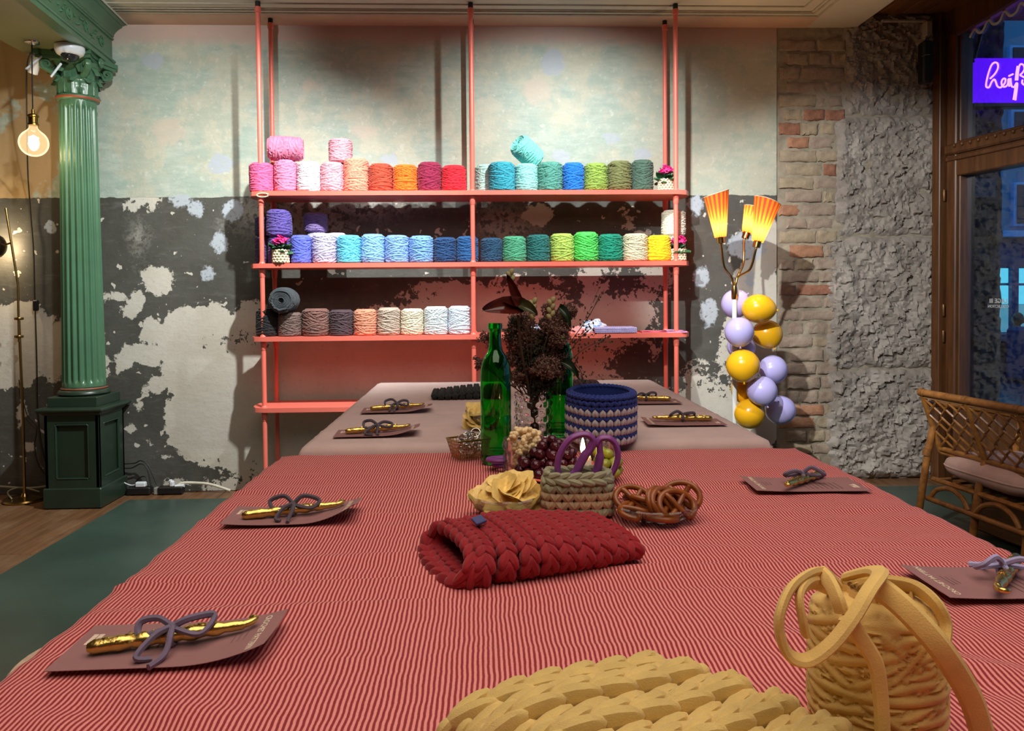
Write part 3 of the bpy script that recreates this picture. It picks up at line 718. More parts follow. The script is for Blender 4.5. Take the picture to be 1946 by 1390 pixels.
# ================================================================== cones of yarn
def cone_mesh(seed, r=.0655, h=.145, nu=112, nv=48, tilt=.40, dome=False):
    """a wound cone: every strand is a tilted turn laid over the ones before"""
    rr = np.random.RandomState(seed)
    th = np.arange(nu) / nu * 2 * PI; zz = np.linspace(0, 1, nv)
    H = np.zeros((nv, nu)); w_ = .0052 if dome else .0078
    n_st = 95 if dome else 60
    for k in range(n_st):
        z0 = rr.uniform(-.05, 1.05) * h; a = rr.uniform(-tilt, tilt) * h * (1.0 if k > 30 else .5); ph = rr.uniform(0, 2 * PI)
        zc = z0 + a * np.sin(th + ph) + a * .2 * np.sin(2 * th + ph * 2)
        d = np.abs(zz[:, None] * h - zc[None, :]) / w_
        top = (.0050 if dome else .0085) * np.sqrt(np.clip(1 - d * d, 0, 1)) + k * .00001 + .0004 * rr.rand()
        H = np.where(d < 1, top, H)
    H = np.clip(H, 0, .0100)
    sh = 1 - .05 * (2 * zz - 1) ** 4 - .03 * rr.rand() * np.sin(zz * PI * 2 + rr.rand() * 6)
    R = (r * sh)[:, None] - .0065 + H
    ed = np.minimum(zz, 1 - zz) * nv; R = R - (.010 * np.clip(1 - ed / 2.5, 0, 1) ** 2)[:, None]
    if dome: R = R * (1 - .30 * np.clip((zz - .80) / .2, 0, 1) ** 2.2)[:, None]
    V = np.stack([R * np.cos(th)[None], R * np.sin(th)[None], np.repeat((zz * h)[:, None], nu, 1)], 2).reshape(-1, 3)
    Fc = [(j * nu + i, j * nu + (i + 1) % nu, (j + 1) * nu + (i + 1) % nu, (j + 1) * nu + i) for j in range(nv - 1) for i in range(nu)]
    q = MB(); q.add(V, Fc)
    for (z, sg, base) in ((h, 1, (nv - 1) * nu), (0, -1, 0)):          # spiral end faces with a hole
        rad = np.linspace(R[0].mean() if sg < 0 else R[-1].mean(), .012, 16); W = []
        for j, ra in enumerate(rad):
            b = (R[-1] if sg > 0 else R[0]) * (ra / rad[0])
            dz = .0025 * math.sin(j * 2.4) + (.004 if j < 3 else 0) - (.022 if j == 15 else 0)
            W.append(np.stack([b * np.cos(th), b * np.sin(th), np.full(nu, z + sg * (dz if j else 0))], 1))
        q.add(np.concatenate(W), [((j * nu + i, j * nu + (i + 1) % nu, (j + 1) * nu + (i + 1) % nu, (j + 1) * nu + i) if sg > 0 else (j * nu + i, (j + 1) * nu + i, (j + 1) * nu + (i + 1) % nu, j * nu + (i + 1) % nu)) for j in range(15) for i in range(nu)] + [tuple(range(15 * nu, 16 * nu)) if sg > 0 else tuple(range(15 * nu, 16 * nu))[::-1]])
    return q
def yarn_mat(name, col):
    m = NT(name); o = m.obj()
    a = m.n('ShaderNodeTexWave', wave_type='BANDS', bands_direction='Z', i={'Vector': o, 'Scale': 60, 'Distortion': 4, 'Detail': 2, 'Detail Scale': 1.5}).outputs['Fac']
    n = m.noise(o, 40, 3); c = m.mix(m.ramp(n, .3, .7), tuple(x * .84 for x in col), tuple(min(1, x * 1.10) for x in col))
    h = m.math('ADD', m.math('MULTIPLY', a, .5), m.noise(o, 300, 2))
    m.bsdf(c, .82, 0, m.bump(h, .35, .002), **{'Sheen Weight': .15, 'Sheen Roughness': .5}); return m.m
CONES = [cone_mesh(s) for s in (1, 2, 3, 4, 5, 6)]
CONE_ME = []
M_Y0 = yarn_mat('yarn_base', (.5, .5, .5))
for q in CONES: CONE_ME.append(q.mesh('yarn_cone', M_Y0, 60))
cone_i = [0]
def cone(col, label, loc, scale=(1, 1, 1), rot=(0, 0, 0), group=None, name='yarn_cone'):
    k = cone_i[0]; cone_i[0] += 1
    o = link(name, CONE_ME[k % 6], None, loc, (rot[0], rot[1], rot[2] if any(rot) else k * 1.7)); o.scale = scale
    o.material_slots[0].link = 'OBJECT'; o.material_slots[0].material = yarn_mat('yarn_' + str(k), lin(*col))
    return tag(o, label, 'yarn cone', group)
CH, CR = .145, .0655
def row(items, shelf_i, group, yf=None):
    for it in items:
        (x0, x1, top, col, label) = it[:5]; Y = it[5] if len(it) > 5 else SF + .045; zb = it[6] if len(it) > 6 else SZ[shelf_i] + .0005
        a, b = P(x0, 450, Y), P(x1, 450, Y); w_ = abs(b.x - a.x); cx = (a.x + b.x) / 2
        ptop = P((x0 + x1) / 2, top + 2, Y - w_ / 2 * .6); h = ptop.z - zb
        s = w_ / (2 * CR - .002); cone(col, label, (cx, Y, zb), (s, s, h / CH), group=group)
G1, G2, G3 = 'yarn cones on the top shelf', 'yarn cones on the second shelf', 'yarn cones on the third shelf'
row([(477, 522, 309, (238, 92, 142), 'hot pink yarn cone at the left end of the top shelf'),
     (524, 566, 304, (214, 122, 158), 'mauve pink yarn cone under the lying pink spool on the top shelf'),
     (567, 611, 307, (226, 212, 222), 'white yarn cone between pink ones on the top shelf'),
     (612, 655, 308, (228, 150, 164), 'pale pink yarn cone left of the salmon one on the top shelf'),
     (656, 702, 301, (232, 136, 112), 'salmon yarn cone left of the rust one on the top shelf'),
     (703, 748, 311, (172, 60, 34), 'rust brown yarn cone between salmon and orange on the top shelf'),
     (749, 795, 313, (240, 108, 8), 'bright orange yarn cone on the top shelf'),
     (796, 840, 308, (140, 14, 62), 'burgundy yarn cone between orange and red on the top shelf'),
     (841, 887, 314, (222, 22, 46), 'bright red yarn cone beside the middle post on the top shelf'),
     (904, 946, 313, (176, 214, 206), 'pale mint yarn cone partly behind the turquoise one on the top shelf', SF + .13),
     (930, 979, 308, (48, 158, 180), 'turquoise yarn cone right of the middle post on the top shelf'),
     (980, 1022, 311, (150, 218, 214), 'pale aqua yarn cone under the leaning aqua spool on the top shelf'),
     (1023, 1069, 308, (82, 152, 138), 'sea green yarn cone left of the vivid blue one on the top shelf'),
     (1070, 1110, 309, (18, 118, 214), 'vivid blue yarn cone on the top shelf'),
     (1111, 1155, 310, (140, 168, 72), 'lime olive yarn cone right of the vivid blue one on the top shelf'),
     (1156, 1200, 306, (110, 112, 66), 'olive brown yarn cone on the top shelf'),
     (1201, 1241, 304, (68, 94, 80), 'dark grey green yarn cone beside the flower pot on the top shelf')], 0, G1)
# cones lying or stacked on the first row
t1 = SZ[0] + CH
a = P(545, 287, SF + .05); cone((208, 114, 146), 'mauve pink yarn spool lying on its side above the top row', (a.x - .085, SF + .02, P(545, 306, SF).z + .070), (.98, .98, 1.17), (0, PI / 2, .16), G1, 'yarn_spool')
row([(628, 671, 263, (224, 148, 162), 'pale pink yarn cone stacked upright above the pale pink one', SF + .075, P(650, 309, SF + .04).z + .004)], 0, G1)
a = P(998, 290, SF + .06); cone((122, 214, 206), 'pale aqua yarn spool leaning tilted above the top row', (a.x + .062, SF + .09, P(998, 312, SF).z + .034), (.95, .95, 1.02), (math.radians(28), math.radians(-52), 0), G1, 'yarn_spool')
z2 = SZ[1] + .0005
row([(485, 527, 449, (58, 42, 92), 'dark purple yarn cone behind the left post on the second shelf', SF + .13),
     (510, 552, 449, (84, 66, 146), 'purple yarn cone behind the flower pot on the second shelf', SF + .075)], 1, G2)
row([(486, 528, 411, (56, 40, 90), 'dark purple yarn cone stacked at the far left of the second shelf', SF + .13, P(505, 449, SF + .1).z + .004),
     (508, 554, 398, (88, 72, 150), 'purple yarn cone stacked above the left flower pot', SF + .07, P(530, 450, SF + .03).z + .004)], 1, G2)
row([(553, 591, 447, (92, 104, 210), 'periwinkle blue yarn cone right of the left flower pot', SF + .035),
     (594, 639, 444, (186, 180, 210), 'lilac grey yarn cone on the second shelf'),
     (583, 622, 441, (200, 196, 220), 'pale lilac yarn cone in the back row under the faded purple one', SF + .175),
     (622, 660, 443, (196, 194, 222), 'whitish lilac yarn cone in the back row behind the cyan one', SF + .175),
     (641, 686, 447, (92, 188, 220), 'cyan yarn cone on the second shelf'),
     (687, 731, 445, (126, 176, 228), 'light blue yarn cone right of the cyan one'),
     (732, 777, 447, (122, 162, 220), 'light blue yarn cone, middle of three alike on the second shelf'),
     (778, 823, 448, (112, 158, 218), 'light blue yarn cone left of the navy one'),
     (825, 867, 451, (14, 62, 112), 'dark navy yarn cone on the second shelf'),
     (868, 908, 449, (22, 84, 142), 'deep blue yarn cone beside the middle post on the second shelf'),
     (914, 954, 452, (24, 70, 104), 'dark petrol blue yarn cone right of the middle post'),
     (955, 999, 449, (78, 166, 128), 'sea green yarn cone right of the petrol blue one'),
     (1001, 1044, 446, (30, 112, 110), 'dark teal yarn cone on the second shelf'),
     (1046, 1090, 444, (184, 216, 100), 'pale lime yarn cone on the second shelf'),
     (1091, 1136, 441, (88, 222, 100), 'bright green yarn cone on the second shelf'),
     (1137, 1182, 445, (8, 152, 122), 'emerald yarn cone on the second shelf'),
     (1184, 1230, 444, (216, 206, 176), 'cream yarn cone left of the yellow one'),
     (1231, 1274, 447, (246, 206, 8), 'bright yellow yarn cone on the second shelf')], 1, G2)
row([(579, 622, 404, (126, 104, 158), 'faded purple yarn cone stacked in the back row of the second shelf', SF + .175, P(601, 441, SF + .13).z + .003),
     (1259, 1301, 449, (216, 210, 190), 'cream yarn cone behind the right flower pot on the second shelf', SF + .13)], 1, G2)
row([(1258, 1302, 399, (222, 218, 200), 'cream yarn cone stacked above the right flower pot', SF + .13, P(1280, 449, SF + .1).z + .003)], 1, G2)
row([(485, 526, 587, (14, 14, 18), 'black yarn cone at the left end of the third shelf'),
     (527, 571, 594, (110, 88, 82), 'grey brown yarn cone under the lying charcoal spool'),
     (573, 623, 587, (122, 84, 76), 'brown yarn cone on the third shelf'),
     (625, 669, 589, (72, 52, 60), 'dark plum yarn cone on the third shelf'),
     (671, 714, 588, (214, 140, 112), 'peach yarn cone on the third shelf'),
     (716, 759, 585, (182, 164, 148), 'taupe yarn cone on the third shelf'),
     (761, 803, 587, (222, 212, 186), 'cream yarn cone on the third shelf'),
     (805, 849, 583, (214, 224, 228), 'white yarn cone left of the bluish white one'),
     (851, 893, 582, (212, 224, 238), 'bluish white yarn cone beside the middle post on the third shelf')], 2, G3)
a = P(541, 571, SF + .02); cone((58, 64, 70), 'charcoal yarn spool lying with its spiral end facing out', (a.x, SF - .055, a.z), (1.02, 1.02, .95), (-PI / 2, 0, 0), G3, 'yarn_spool')
# ================================================================== crochet helpers
def crochet_rings(q_by, ring, rows, n, nrm, colour_of, amp=1.0, fat=.62, wd=.0055, ht=.0055, inv=None):
    """rows of V stitches: ring(t, s) -> point at angle t (0..1) and height s (row units); q_by[colour] collects the lobes"""
    for j in range(rows):
        q = q_by[colour_of(j)]
        for k in range(n):
            t0 = (k + .5 * (j % 2)) / n; e = .46 / n
            c0 = np.array(ring(t0, j + .05)); up = np.array(ring(t0, j + .98))
            nr = np.array(nrm(t0, j))
            l = np.array(ring(t0 - e, j + .92)); r = np.array(ring(t0 + e, j + .92))
            if inv and inv(j):
                tp = np.array(ring(t0, j + 1.45)); l = np.array(ring(t0 - e * .62, j - .05)); r = np.array(ring(t0 + e * .62, j - .05))
                q.lobe(l + nr * .002, tp + nr * .002, nr, wd * 1.05, ht, 8, 6, .60); q.lobe(r + nr * .002, tp + nr * .002, nr, wd * 1.05, ht, 8, 6, .60); continue
            q.lobe(c0 + nr * .001, l + nr * .0015, nr, wd, ht, 7, 5, fat)
            q.lobe(c0 + nr * .001, r + nr * .0015, nr, wd, ht, 7, 5, fat)
def braid(q, path, nrms, wd, ht, step, fat=.66):
    """a chain of interlocking V loops along a path"""
    p = [np.array(a, float) for a in path]; L = [0]
    for i in range(1, len(p)): L.append(L[-1] + np.linalg.norm(p[i] - p[i - 1]))
    def at(s):
        s = min(max(s, 0), L[-1] - 1e-6); i = max(j for j in range(len(L) - 1) if L[j] <= s); f = (s - L[i]) / max(1e-9, L[i + 1] - L[i])
        return p[i] * (1 - f) + p[i + 1] * f, (p[i + 1] - p[i]) / max(1e-9, np.linalg.norm(p[i + 1] - p[i])), np.array(nrms[min(i, len(nrms) - 1)], float)
    s = 0
    while s < L[-1]:
        c, d, nr = at(s); c2, d2, n2 = at(min(L[-1], s + step * 1.25)); sd = np.cross(nr, d); sd /= np.linalg.norm(sd)
        for g in (-1, 1):
            q.lobe(c + nr * ht * .1, c2 + sd * g * wd * .75 + n2 * ht * .45, nr, wd * .62, ht, 8, 6, fat)
        s += step
def knit_mat(name, col, var=.12):
    m = NT(name); o = m.obj(); n = m.noise(o, 35, 3); f = m.noise(o, 700, 2)
    c = m.mix(m.ramp(n, .3, .7), tuple(x * (1 - var) for x in col), tuple(min(1, x * (1 + var)) for x in col))
    m.bsdf(c, .85, 0, m.bump(f, .3, .0015), **{'Sheen Weight': .12, 'Sheen Roughness': .5}); return m.m

# ================================================================== flower pots on the shelf
M_LEAF = mk('kalanchoe_leaf', lin(46, 92, 58), .4, var=.2, scale=30); M_PET = mk('magenta_petal', lin(214, 44, 126), .5, var=.18, scale=60); M_BUD = mk('bud_pink', lin(206, 90, 120), .5)
M_POTK = knit_mat('cream_crochet', lin(226, 216, 184))
def fleaf():
    q = MB()
    def fn(u, v):
        s = (u - .5) * 2; w_ = .017 * math.sin(PI * min(.98, v * .92 + .08)) ** .8
        return (s * w_, v * .042, .010 * v * v * 1.5 - .006 * s * s - .012 * v ** 3)
    q.grid(fn, 7, 8); q.grid(lambda u, v: tuple(np.array(fn(1 - u, v)) - (0, 0, .0015)), 7, 8); return q.mesh('leaf', M_LEAF, 60)
LEAF_ME = fleaf()
def blossom():
    q = MB()
    for k in range(5):
        a = k * 2 * PI / 5; q.ell((.0055 * math.cos(a), .0055 * math.sin(a), .001), (.0055, .0042, .002), rotm(0, 0, a), 6, 4)
    q.ell((0, 0, .002), (.002, .002, .002), None, 5, 3); return q.mesh('blossom', M_PET, 60)
BLOS = blossom()
def flower_pot(u0, u1, vb, vt, Y, label, seed, zs, flip=1):
    r_ = random.Random(seed); cx = P((u0 + u1) / 2, vb, Y).x; hh = P(0, vt, Y).z - P(0, vb, Y).z
    R = (P(u1, vb, Y).x - P(u0, vb, Y).x) / 2
    t = thing('flower_pot', label, 'plant', (cx, Y, zs + .0005), group='little flower pots in crocheted covers')
    q = MB(); nrow = 5; H = hh
    q.lathe([(0, .001), (R * .86, .001), (R * .9, H * .95), (R * .8, H * .95), (R * .8, H * .8), (0, H * .8)], 24)
    crochet_rings([q], lambda tt, s: (R * .97 * math.cos(2 * PI * tt), R * .97 * math.sin(2 * PI * tt), H * (s / nrow) + .003), nrow, 14, lambda tt, j: (math.cos(2 * PI * tt), math.sin(2 * PI * tt), 0), lambda j: 0, wd=.0042, ht=.0042)
    part('crocheted_pot', q, M_POTK, t)
    q = MB(); q.ell((0, 0, H * .8), (R * .78, R * .78, .008)); part('soil', q, mk('soil', (.02, .014, .01), .9), t)
    for k in range(13):
        a = k * 2.4; el = r_.uniform(.0, .9); o = link('leaf', LEAF_ME, t, (R * .45 * math.cos(a), R * .45 * math.sin(a), H * .85 + .03 * el), (el * .9 - .25, r_.uniform(-.4, .4), a - PI / 2)); s = r_.uniform(.75, 1.25); o.scale = (s * 1.2, s * 1.1, s * 1.2)
    q = MB(); tips = []
    for k in range(30):
        a = r_.uniform(0, 2 * PI); rr = .036 * math.sqrt(r_.random()); p = (rr * math.cos(a) + flip * .002, rr * math.sin(a), H + .062 + r_.uniform(-.010, .012) - rr * rr * 22); tips.append(p)
        q.tube([(0, 0, H * .8), (p[0] * .5, p[1] * .5, H + .02), p], .0012, 4)
    part('stems', q, M_LEAF, t)
    for p in tips:
        o = link('blossom', BLOS, t, p, (r_.uniform(-.9, .9), r_.uniform(-.9, .9), r_.uniform(0, 6))); s = r_.uniform(1.2, 1.8); o.scale = (s, s, s)
flower_pot(519, 549, 499, 473, SF + .002 - .01, 'pink flowering plant in a cream crocheted pot at the left of the second shelf', 1, SZ[1])
flower_pot(1251, 1280, 355, 332, SF + .05, 'pink flowering plant in a cream crocheted pot at the right end of the top shelf', 2, SZ[0])
flower_pot(1274, 1303, 493, 470, SF - .022 + .06, 'pink flowering plant in a cream crocheted pot at the right of the second shelf', 3, SZ[1])

# ================================================================== textiles on the third shelf
z3 = SZ[2] + .0005
def crumple(name, label, u0, u1, vb, vt, Y, mat, seed, dep=.06):
    a, b = P(u0, vb, Y), P(u1, vb, Y); h = P(u0, vt, Y).z - P(u0, vb, Y).z; q = MB(); sx = abs(b.x - a.x) / 2
    def fn(u, v):
        th = u * 2 * PI; ph = v * PI / 2; d = Vector((math.cos(th) * math.cos(ph), math.sin(th) * math.cos(ph), math.sin(ph)))
        k = 1 + .30 * noise.noise(d * 2.6 + Vector((seed, 0, 0))) + .12 * noise.noise(d * 7 + Vector((seed, 3, 0)))
        return (d.x * sx * k, d.y * dep * k, max(0, d.z * h * k))
    q.grid(fn, 36, 12, cu=True); q.ell((0, 0, h * .25), (sx * .7, dep * .7, h * .25))
    o = part(name, q, mat, None, ((a.x + b.x) / 2, Y, z3), smooth=60); return tag(o, label, 'fabric')
def floral():
    m = NT('floral_cotton'); o = m.obj(); n = m.noise(o, 45, 2)
    c = m.mix(m.ramp(n, .52, .56), lin(232, 232, 240), lin(140, 176, 222)); c = m.mix(m.ramp(m.noise(o, 60, 2), .62, .66), c, lin(240, 170, 170)); m.bsdf(c, .8); return m.m
M_FLOR = floral()
crumple('folded_cloth', 'crumpled white and blue floral cloth on the third shelf', 1098, 1156, 630, 608, SF + .10, M_FLOR, 1.2)
crumple('fabric_bundle', 'crumpled pink scrap of fabric behind the dried flowers on the third shelf', 1084, 1112, 634, 622, SF + .02, mk('pink_cotton', lin(240, 160, 160), .8), 5.2, .035)
crumple('fabric_bundle', 'small white patterned scrap on the third shelf glimpsed through the bouquet', 985, 1030, 634, 616, SF + .06, M_FLOR, 8.2, .04)
q = MB(); a, b = P(1128, 632, SF + .02), P(1207, 632, SF + .02); wL = (b.x - a.x)
def mat_fn(u, v): return ((u - .5) * wL, (v - .5) * .16, .030 + .002 * noise.noise((u * 30, v * 30, 0)))
q.box((0, 0, .015), (wL, .16, .026), bev=.008)
for j in range(9):
    for k in range(22): q.ell(((k + .5) / 22 * wL - wL / 2, -.08 + (j + .5) / 9 * .16, .028), (wL / 40, .010, .004), None, 6, 4)
for k in range(24):
    for j in range(3): q.ell(((k + .5) / 24 * wL - wL / 2, -.080, .006 + j * .009), (wL / 44, .004, .0048), None, 6, 4)
tag(part('crocheted_mat', q, knit_mat('lilac_yarn', lin(186, 172, 218)), None, ((a.x + b.x) / 2, SF + .045, z3)), 'flat lilac crocheted pouch lying on the third shelf', 'crochet work')
for (u0, u1, th, col, lab, Y) in ((1215, 1262, .006, (232, 110, 130), 'thin pink felt sheet lying on the third shelf', SF + .06), (1262, 1300, .010, (226, 150, 190), 'thin stack of pink and lilac felt at the right of the third shelf', SF + .04)):
    a, b = P(u0, 630, Y), P(u1, 630, Y); q = MB(); w_ = b.x - a.x
    q.grid(lambda u, v: ((u - .5) * w_, (v - .5) * .14, th + .002 * math.sin(u * 9 + v * 4)), 12, 8); q.box((0, 0, th / 2 - .001), (w_ * .98, .138, th - .002))
    tag(part('felt_sheet', q, mk('felt_' + lab[5:9], lin(*col), .9), None, ((a.x + b.x) / 2, Y, z3)), lab, 'fabric')

# ================================================================== three-armed lamp with balloons
LY = 3.92
lp = P(1396, 800, LY); lx = lp.x
M_WPOLE = mk('white_lacquer_pole', lin(226, 230, 230), .3, var=.03)
lampo = thing('floor_lamp', 'white-poled floor lamp with three striped shades and balloons tied to it', 'lamp', (lx, LY, .006))
LO = Vector((lx, LY, .006))
zj = P(1396, 553, LY).z
q = MB(); q.lathe([(0, 0), (.13, 0), (.13, .012), (.03, .022), (.012, .03)], 32); part('base', q, M_WPOLE, lampo)
q = MB(); q.tube([(0, 0, .02), (.0, 0, zj - .03)], .0125, 14); part('pole', q, M_WPOLE, lampo)
q = MB(); q.lathe([(.014, zj - .05), (.016, zj - .045), (.016, zj - .0), (.012, zj + .02)], 16); part('brass_collar', q, M_BRS, lampo)
def shade_mat():
    m = NT('striped_shade'); tc = m.n('ShaderNodeTexCoord').outputs['UV']; u = m.n('ShaderNodeSeparateXYZ', i={0: tc}).outputs[0]
    s = m.math('GREATER_THAN', m.math('FRACT', m.math('MULTIPLY', u, 16)), .5)
    n = m.noise(m.obj(), 30, 2)
    c = m.mix(s, m.mix(n, (.62, .26, .02), (.66, .30, .03)), m.mix(n, (.50, .075, .05), (.54, .09, .06)))
    d = m.n('ShaderNodeBsdfDiffuse', i={0: c}); t = m.n('ShaderNodeBsdfTranslucent', i={0: c})
    x = m.n('ShaderNodeMixShader', i={0: .42, 1: d.outputs[0], 2: t.outputs[0]}); m.t.links.new(x.outputs[0], m.out.inputs[0]); return m.m
M_SHADE = shade_mat(); M_FB = glow('warm_lamp_bulb', (1, .72, .30), 24)
for (sock, top, Ya, rb_, rt_, sl, nm) in (((1370, 459), (1362, 378), LY - .05, .029, .064, .06, 'left'), ((1417, 450), (1432, 405), LY + .10, .027, .058, .0, 'rear'), ((1438, 467), (1456, 392), LY - .07, .029, .068, -.05, 'right')):
    a = P(*sock, Ya); b = P(*top, Ya); ax = (b - a).normalized()
    mid = [(0, 0, zj - .02), tuple(Vector((.0, 0, zj + .06)) + (Vector((a.x - lx, 0, 0)) * .15)), tuple((a - LO) * .6 + Vector((0, 0, zj)) * .4 + Vector(((a.x - lx) * .12, 0, -.03))), tuple(a - LO - ax * .03), tuple(a - LO)]
    q = MB(); q.tube(bez(mid, 8), .0062, 10); part('gooseneck', q, M_BRS, lampo)
    R = np.array(Vector((0, 0, 1)).rotation_difference(ax).to_matrix()); o = np.array(a - LO)
    q = MB(); q.lathe([(.012, -.012), (.019, -.010), (.020, .026), (.017, .030), (.0, .030)], 20, o, R); sk = part('socket', q, M_BRS, lampo)
    Ls = (b - a).length + .004; q = MB(); nn = 48
    def fs(u, v):
        an = u * 2 * PI; r = rb_ + (rt_ - rb_) * v; z = .022 + v * Ls * (1 + sl * math.cos(an) * v)
        return tuple(o + R @ np.array((r * math.cos(an), r * math.sin(an), z)))
    q.grid(fs, nn + 1, 10); me = q.mesh('shade', M_SHADE, True); uv = me.uv_layers.new(name='UV'); vi = np.zeros(len(me.loops), np.int32); me.loops.foreach_get('vertex_index', vi)
    uu = np.stack([(vi % (nn + 1)) / nn, (vi // (nn + 1)) / 9], 1).astype(np.float32); uv.data.foreach_set('uv', uu.ravel())
    sh = link('shade', me, lampo)
    q = MB(); q.tube([fs(i / nn, 1) for i in range(nn)], .002, 5, closed=True); part('shade_rim', q, mk('cream_rim', lin(230, 200, 170), .6), sh)
    q = MB(); q.ell(tuple(o + R @ np.array((0, 0, .056))), (.013, .013, .026), R); part('bulb', q, M_FB, lampo)
    lamp('shade_light', 'POINT', LO + Vector(o) + ax * .072, 9.0, (1.0, .62, .26), shadow_soft_size=.02)
def balloon(u, v, ru, rv, dy, col, label, tail=(0, -1)):
    Y = LY + dy; c = P(u, v, Y); k = Y / F; rx, rz = ru * k, rv * k; q = MB(); nu, nv = 26, 18
    td = Vector((tail[0], -.5, tail[1])).normalized(); Rq = np.array(Vector((0, 0, -1)).rotation_difference(td).to_matrix())
    def fn(a, b):
        ph = -PI / 2 + PI * b; th = 2 * PI * a; x = math.cos(ph); z = math.sin(ph)
        s = 1 + (.10 * max(0, -z) ** 3)
        return tuple(Rq @ np.array((x * math.cos(th), x * math.sin(th), z * s)) * np.array((rx, (rx + rz) / 2, rz)))
    q.grid(fn, nu, nv, cu=True)
    t = tag(part('balloon', q, col, None, c, smooth=True), label, 'balloon', 'balloons tied to the floor lamp')
    q = MB(); e = np.array(td); r0 = (rx + rz) / 2 * 1.08; q.tube([e * r0 * .98, e * (r0 + .006), e * (r0 + .012)], [.004, .0028, .006], 8); part('knot', q, col, t)
M_BY = mk('mustard_latex', lin(240, 178, 30), .22, var=.04, scale=6); M_BL = mk('lilac_latex', lin(186, 176, 232), .22, var=.04, scale=6)
balloon(1397, 578, 26, 28, .07, M_BL, 'lilac balloon just below the brass collar, partly behind the pole', (.6, .6))
balloon(1441, 587, 31, 28, -.03, M_BY, 'yellow balloon at the top right of the bunch', (1, -.1))
balloon(1458, 635, 29, 27, .06, M_BY, 'yellow balloon half in shade below the top yellow one', (.3, -1))
balloon(1405, 631, 28, 28, -.08, M_BL, 'lilac balloon in front of the pole, upper left', (-.1, -1))
balloon(1409, 660, 27, 24, .07, M_BL, 'lilac balloon mostly hidden behind the upper left ones', (-.3, .6))
balloon(1412, 695, 32, 31, -.10, M_BY, 'large yellow balloon in the middle of the bunch', (-.1, -1))
balloon(1469, 703, 27, 28, .03, M_BL, 'lilac balloon at the right of the large yellow one', (-1, -.1))
balloon(1410, 740, 21, 25, .06, M_BY, 'yellow balloon mostly hidden behind the middle of the bunch', (-.2, -1))
balloon(1448, 743, 29, 28, -.09, M_BL, 'lilac balloon at the front, lower middle', (.2, -1))
balloon(1483, 780, 29, 28, .04, M_BL, 'lilac balloon lowest at the right with a sharp shadow edge', (-.3, .5))
balloon(1424, 787, 29, 29, -.02, M_BY, 'yellow balloon lowest in the bunch', (.6, .8))

# ================================================================== sockets and cables on the floor
def power_strip(u0, u1, label, Y=4.39):
    a, b = P(u0, 930, Y), P(u1, 930, Y); q = MB(); w_ = b.x - a.x
    t = thing('power_strip', label, 'power strip', ((a.x + b.x) / 2, Y, 0), group='power strips by the wall')
    q.box((0, 0, .024), (w_, .05, .042), bev=.006); part('body', q, M_BLK, t, smooth=False)
    for k in range(3):
        q = MB(); q.lathe([(.017, .0455), (.017, .038), (.0, .038)], 16, ((k - 1) * w_ / 3.2, 0, .0), cap=False); part('socket', q, M_CAP, t)
power_strip(243, 288, 'black power strip beside the pedestal, left one'); power_strip(302, 349, 'black power strip on the floor, right one')
c = P(294, 931, 4.36); q = MB(); q.box((0, 0, .02), (.026, .03, .04), bev=.003); tag(part('adapter', q, mk('grey_silver_plastic', lin(150, 150, 145), .35), None, (c.x, 4.39, .0), smooth=False), 'silver grey adapter between the two power strips', 'adapter')
c = P(268, 921, 4.38); t = thing('charger', 'white phone charger plugged into the left power strip', 'charger', (c.x, 4.38, .045)); q = MB(); q.box((0, 0, .015), (.058, .03, .030), bev=.006); part('body', q, M_WPL, t, smooth=False)
q = MB(); q.tube(bez([(-.028, 0, .014), (-.06, 0, .012), (-.10, -.01, .035)], 6), .003, 6); part('cable', q, M_WPL, t)
c = P(327, 920, 4.38); t = thing('plug', 'white plug in the right power strip', 'plug', (c.x, 4.38, .045)); q = MB(); q.box((0, 0, .016), (.024, .026, .034), bev=.006); q.box((-.008, 0, .034), (.018, .018, .012), bev=.004); part('body', q, M_WPL, t, smooth=False)
t = thing('extension_lead', 'thick white cable running along the wall from the right power strip', 'cable', (0, 0, 0)); q = MB(); q.tube(bez([P(u, v, 4.40) for u, v in ((334, 926), (345, 919), (365, 918), (400, 921), (438, 933))], 6), .008, 8); part('cable', q, mk('cream_cable', lin(220, 214, 196), .45), t)
q = MB(); c = P(340, 925, 4.39); q.tube([c + Vector((-.02, 0, 0)), c + Vector((.03, 0, .004))], [.010, .009], 10); part('plug_head', q, M_WPL, t)
for pts, lab in ((((232, 882), (255, 881), (268, 876), (282, 886), (298, 922)), 'upper black cable arching from the pedestal to the power strips'), (((230, 890), (250, 890), (268, 882), (280, 892), (287, 924)), 'lower black cable arching beside the pedestal'), (((258, 916), (268, 907), (278, 908), (284, 925)), 'small black cable loop over the white charger')):
    q = MB(); q.tube(bez([P(u, v, 4.42 - .05 * i / len(pts)) for i, (u, v) in enumerate(pts)], 6), .0035, 6); tag(part('cable', q, M_CORD), lab, 'cable', 'black cables by the power strips')

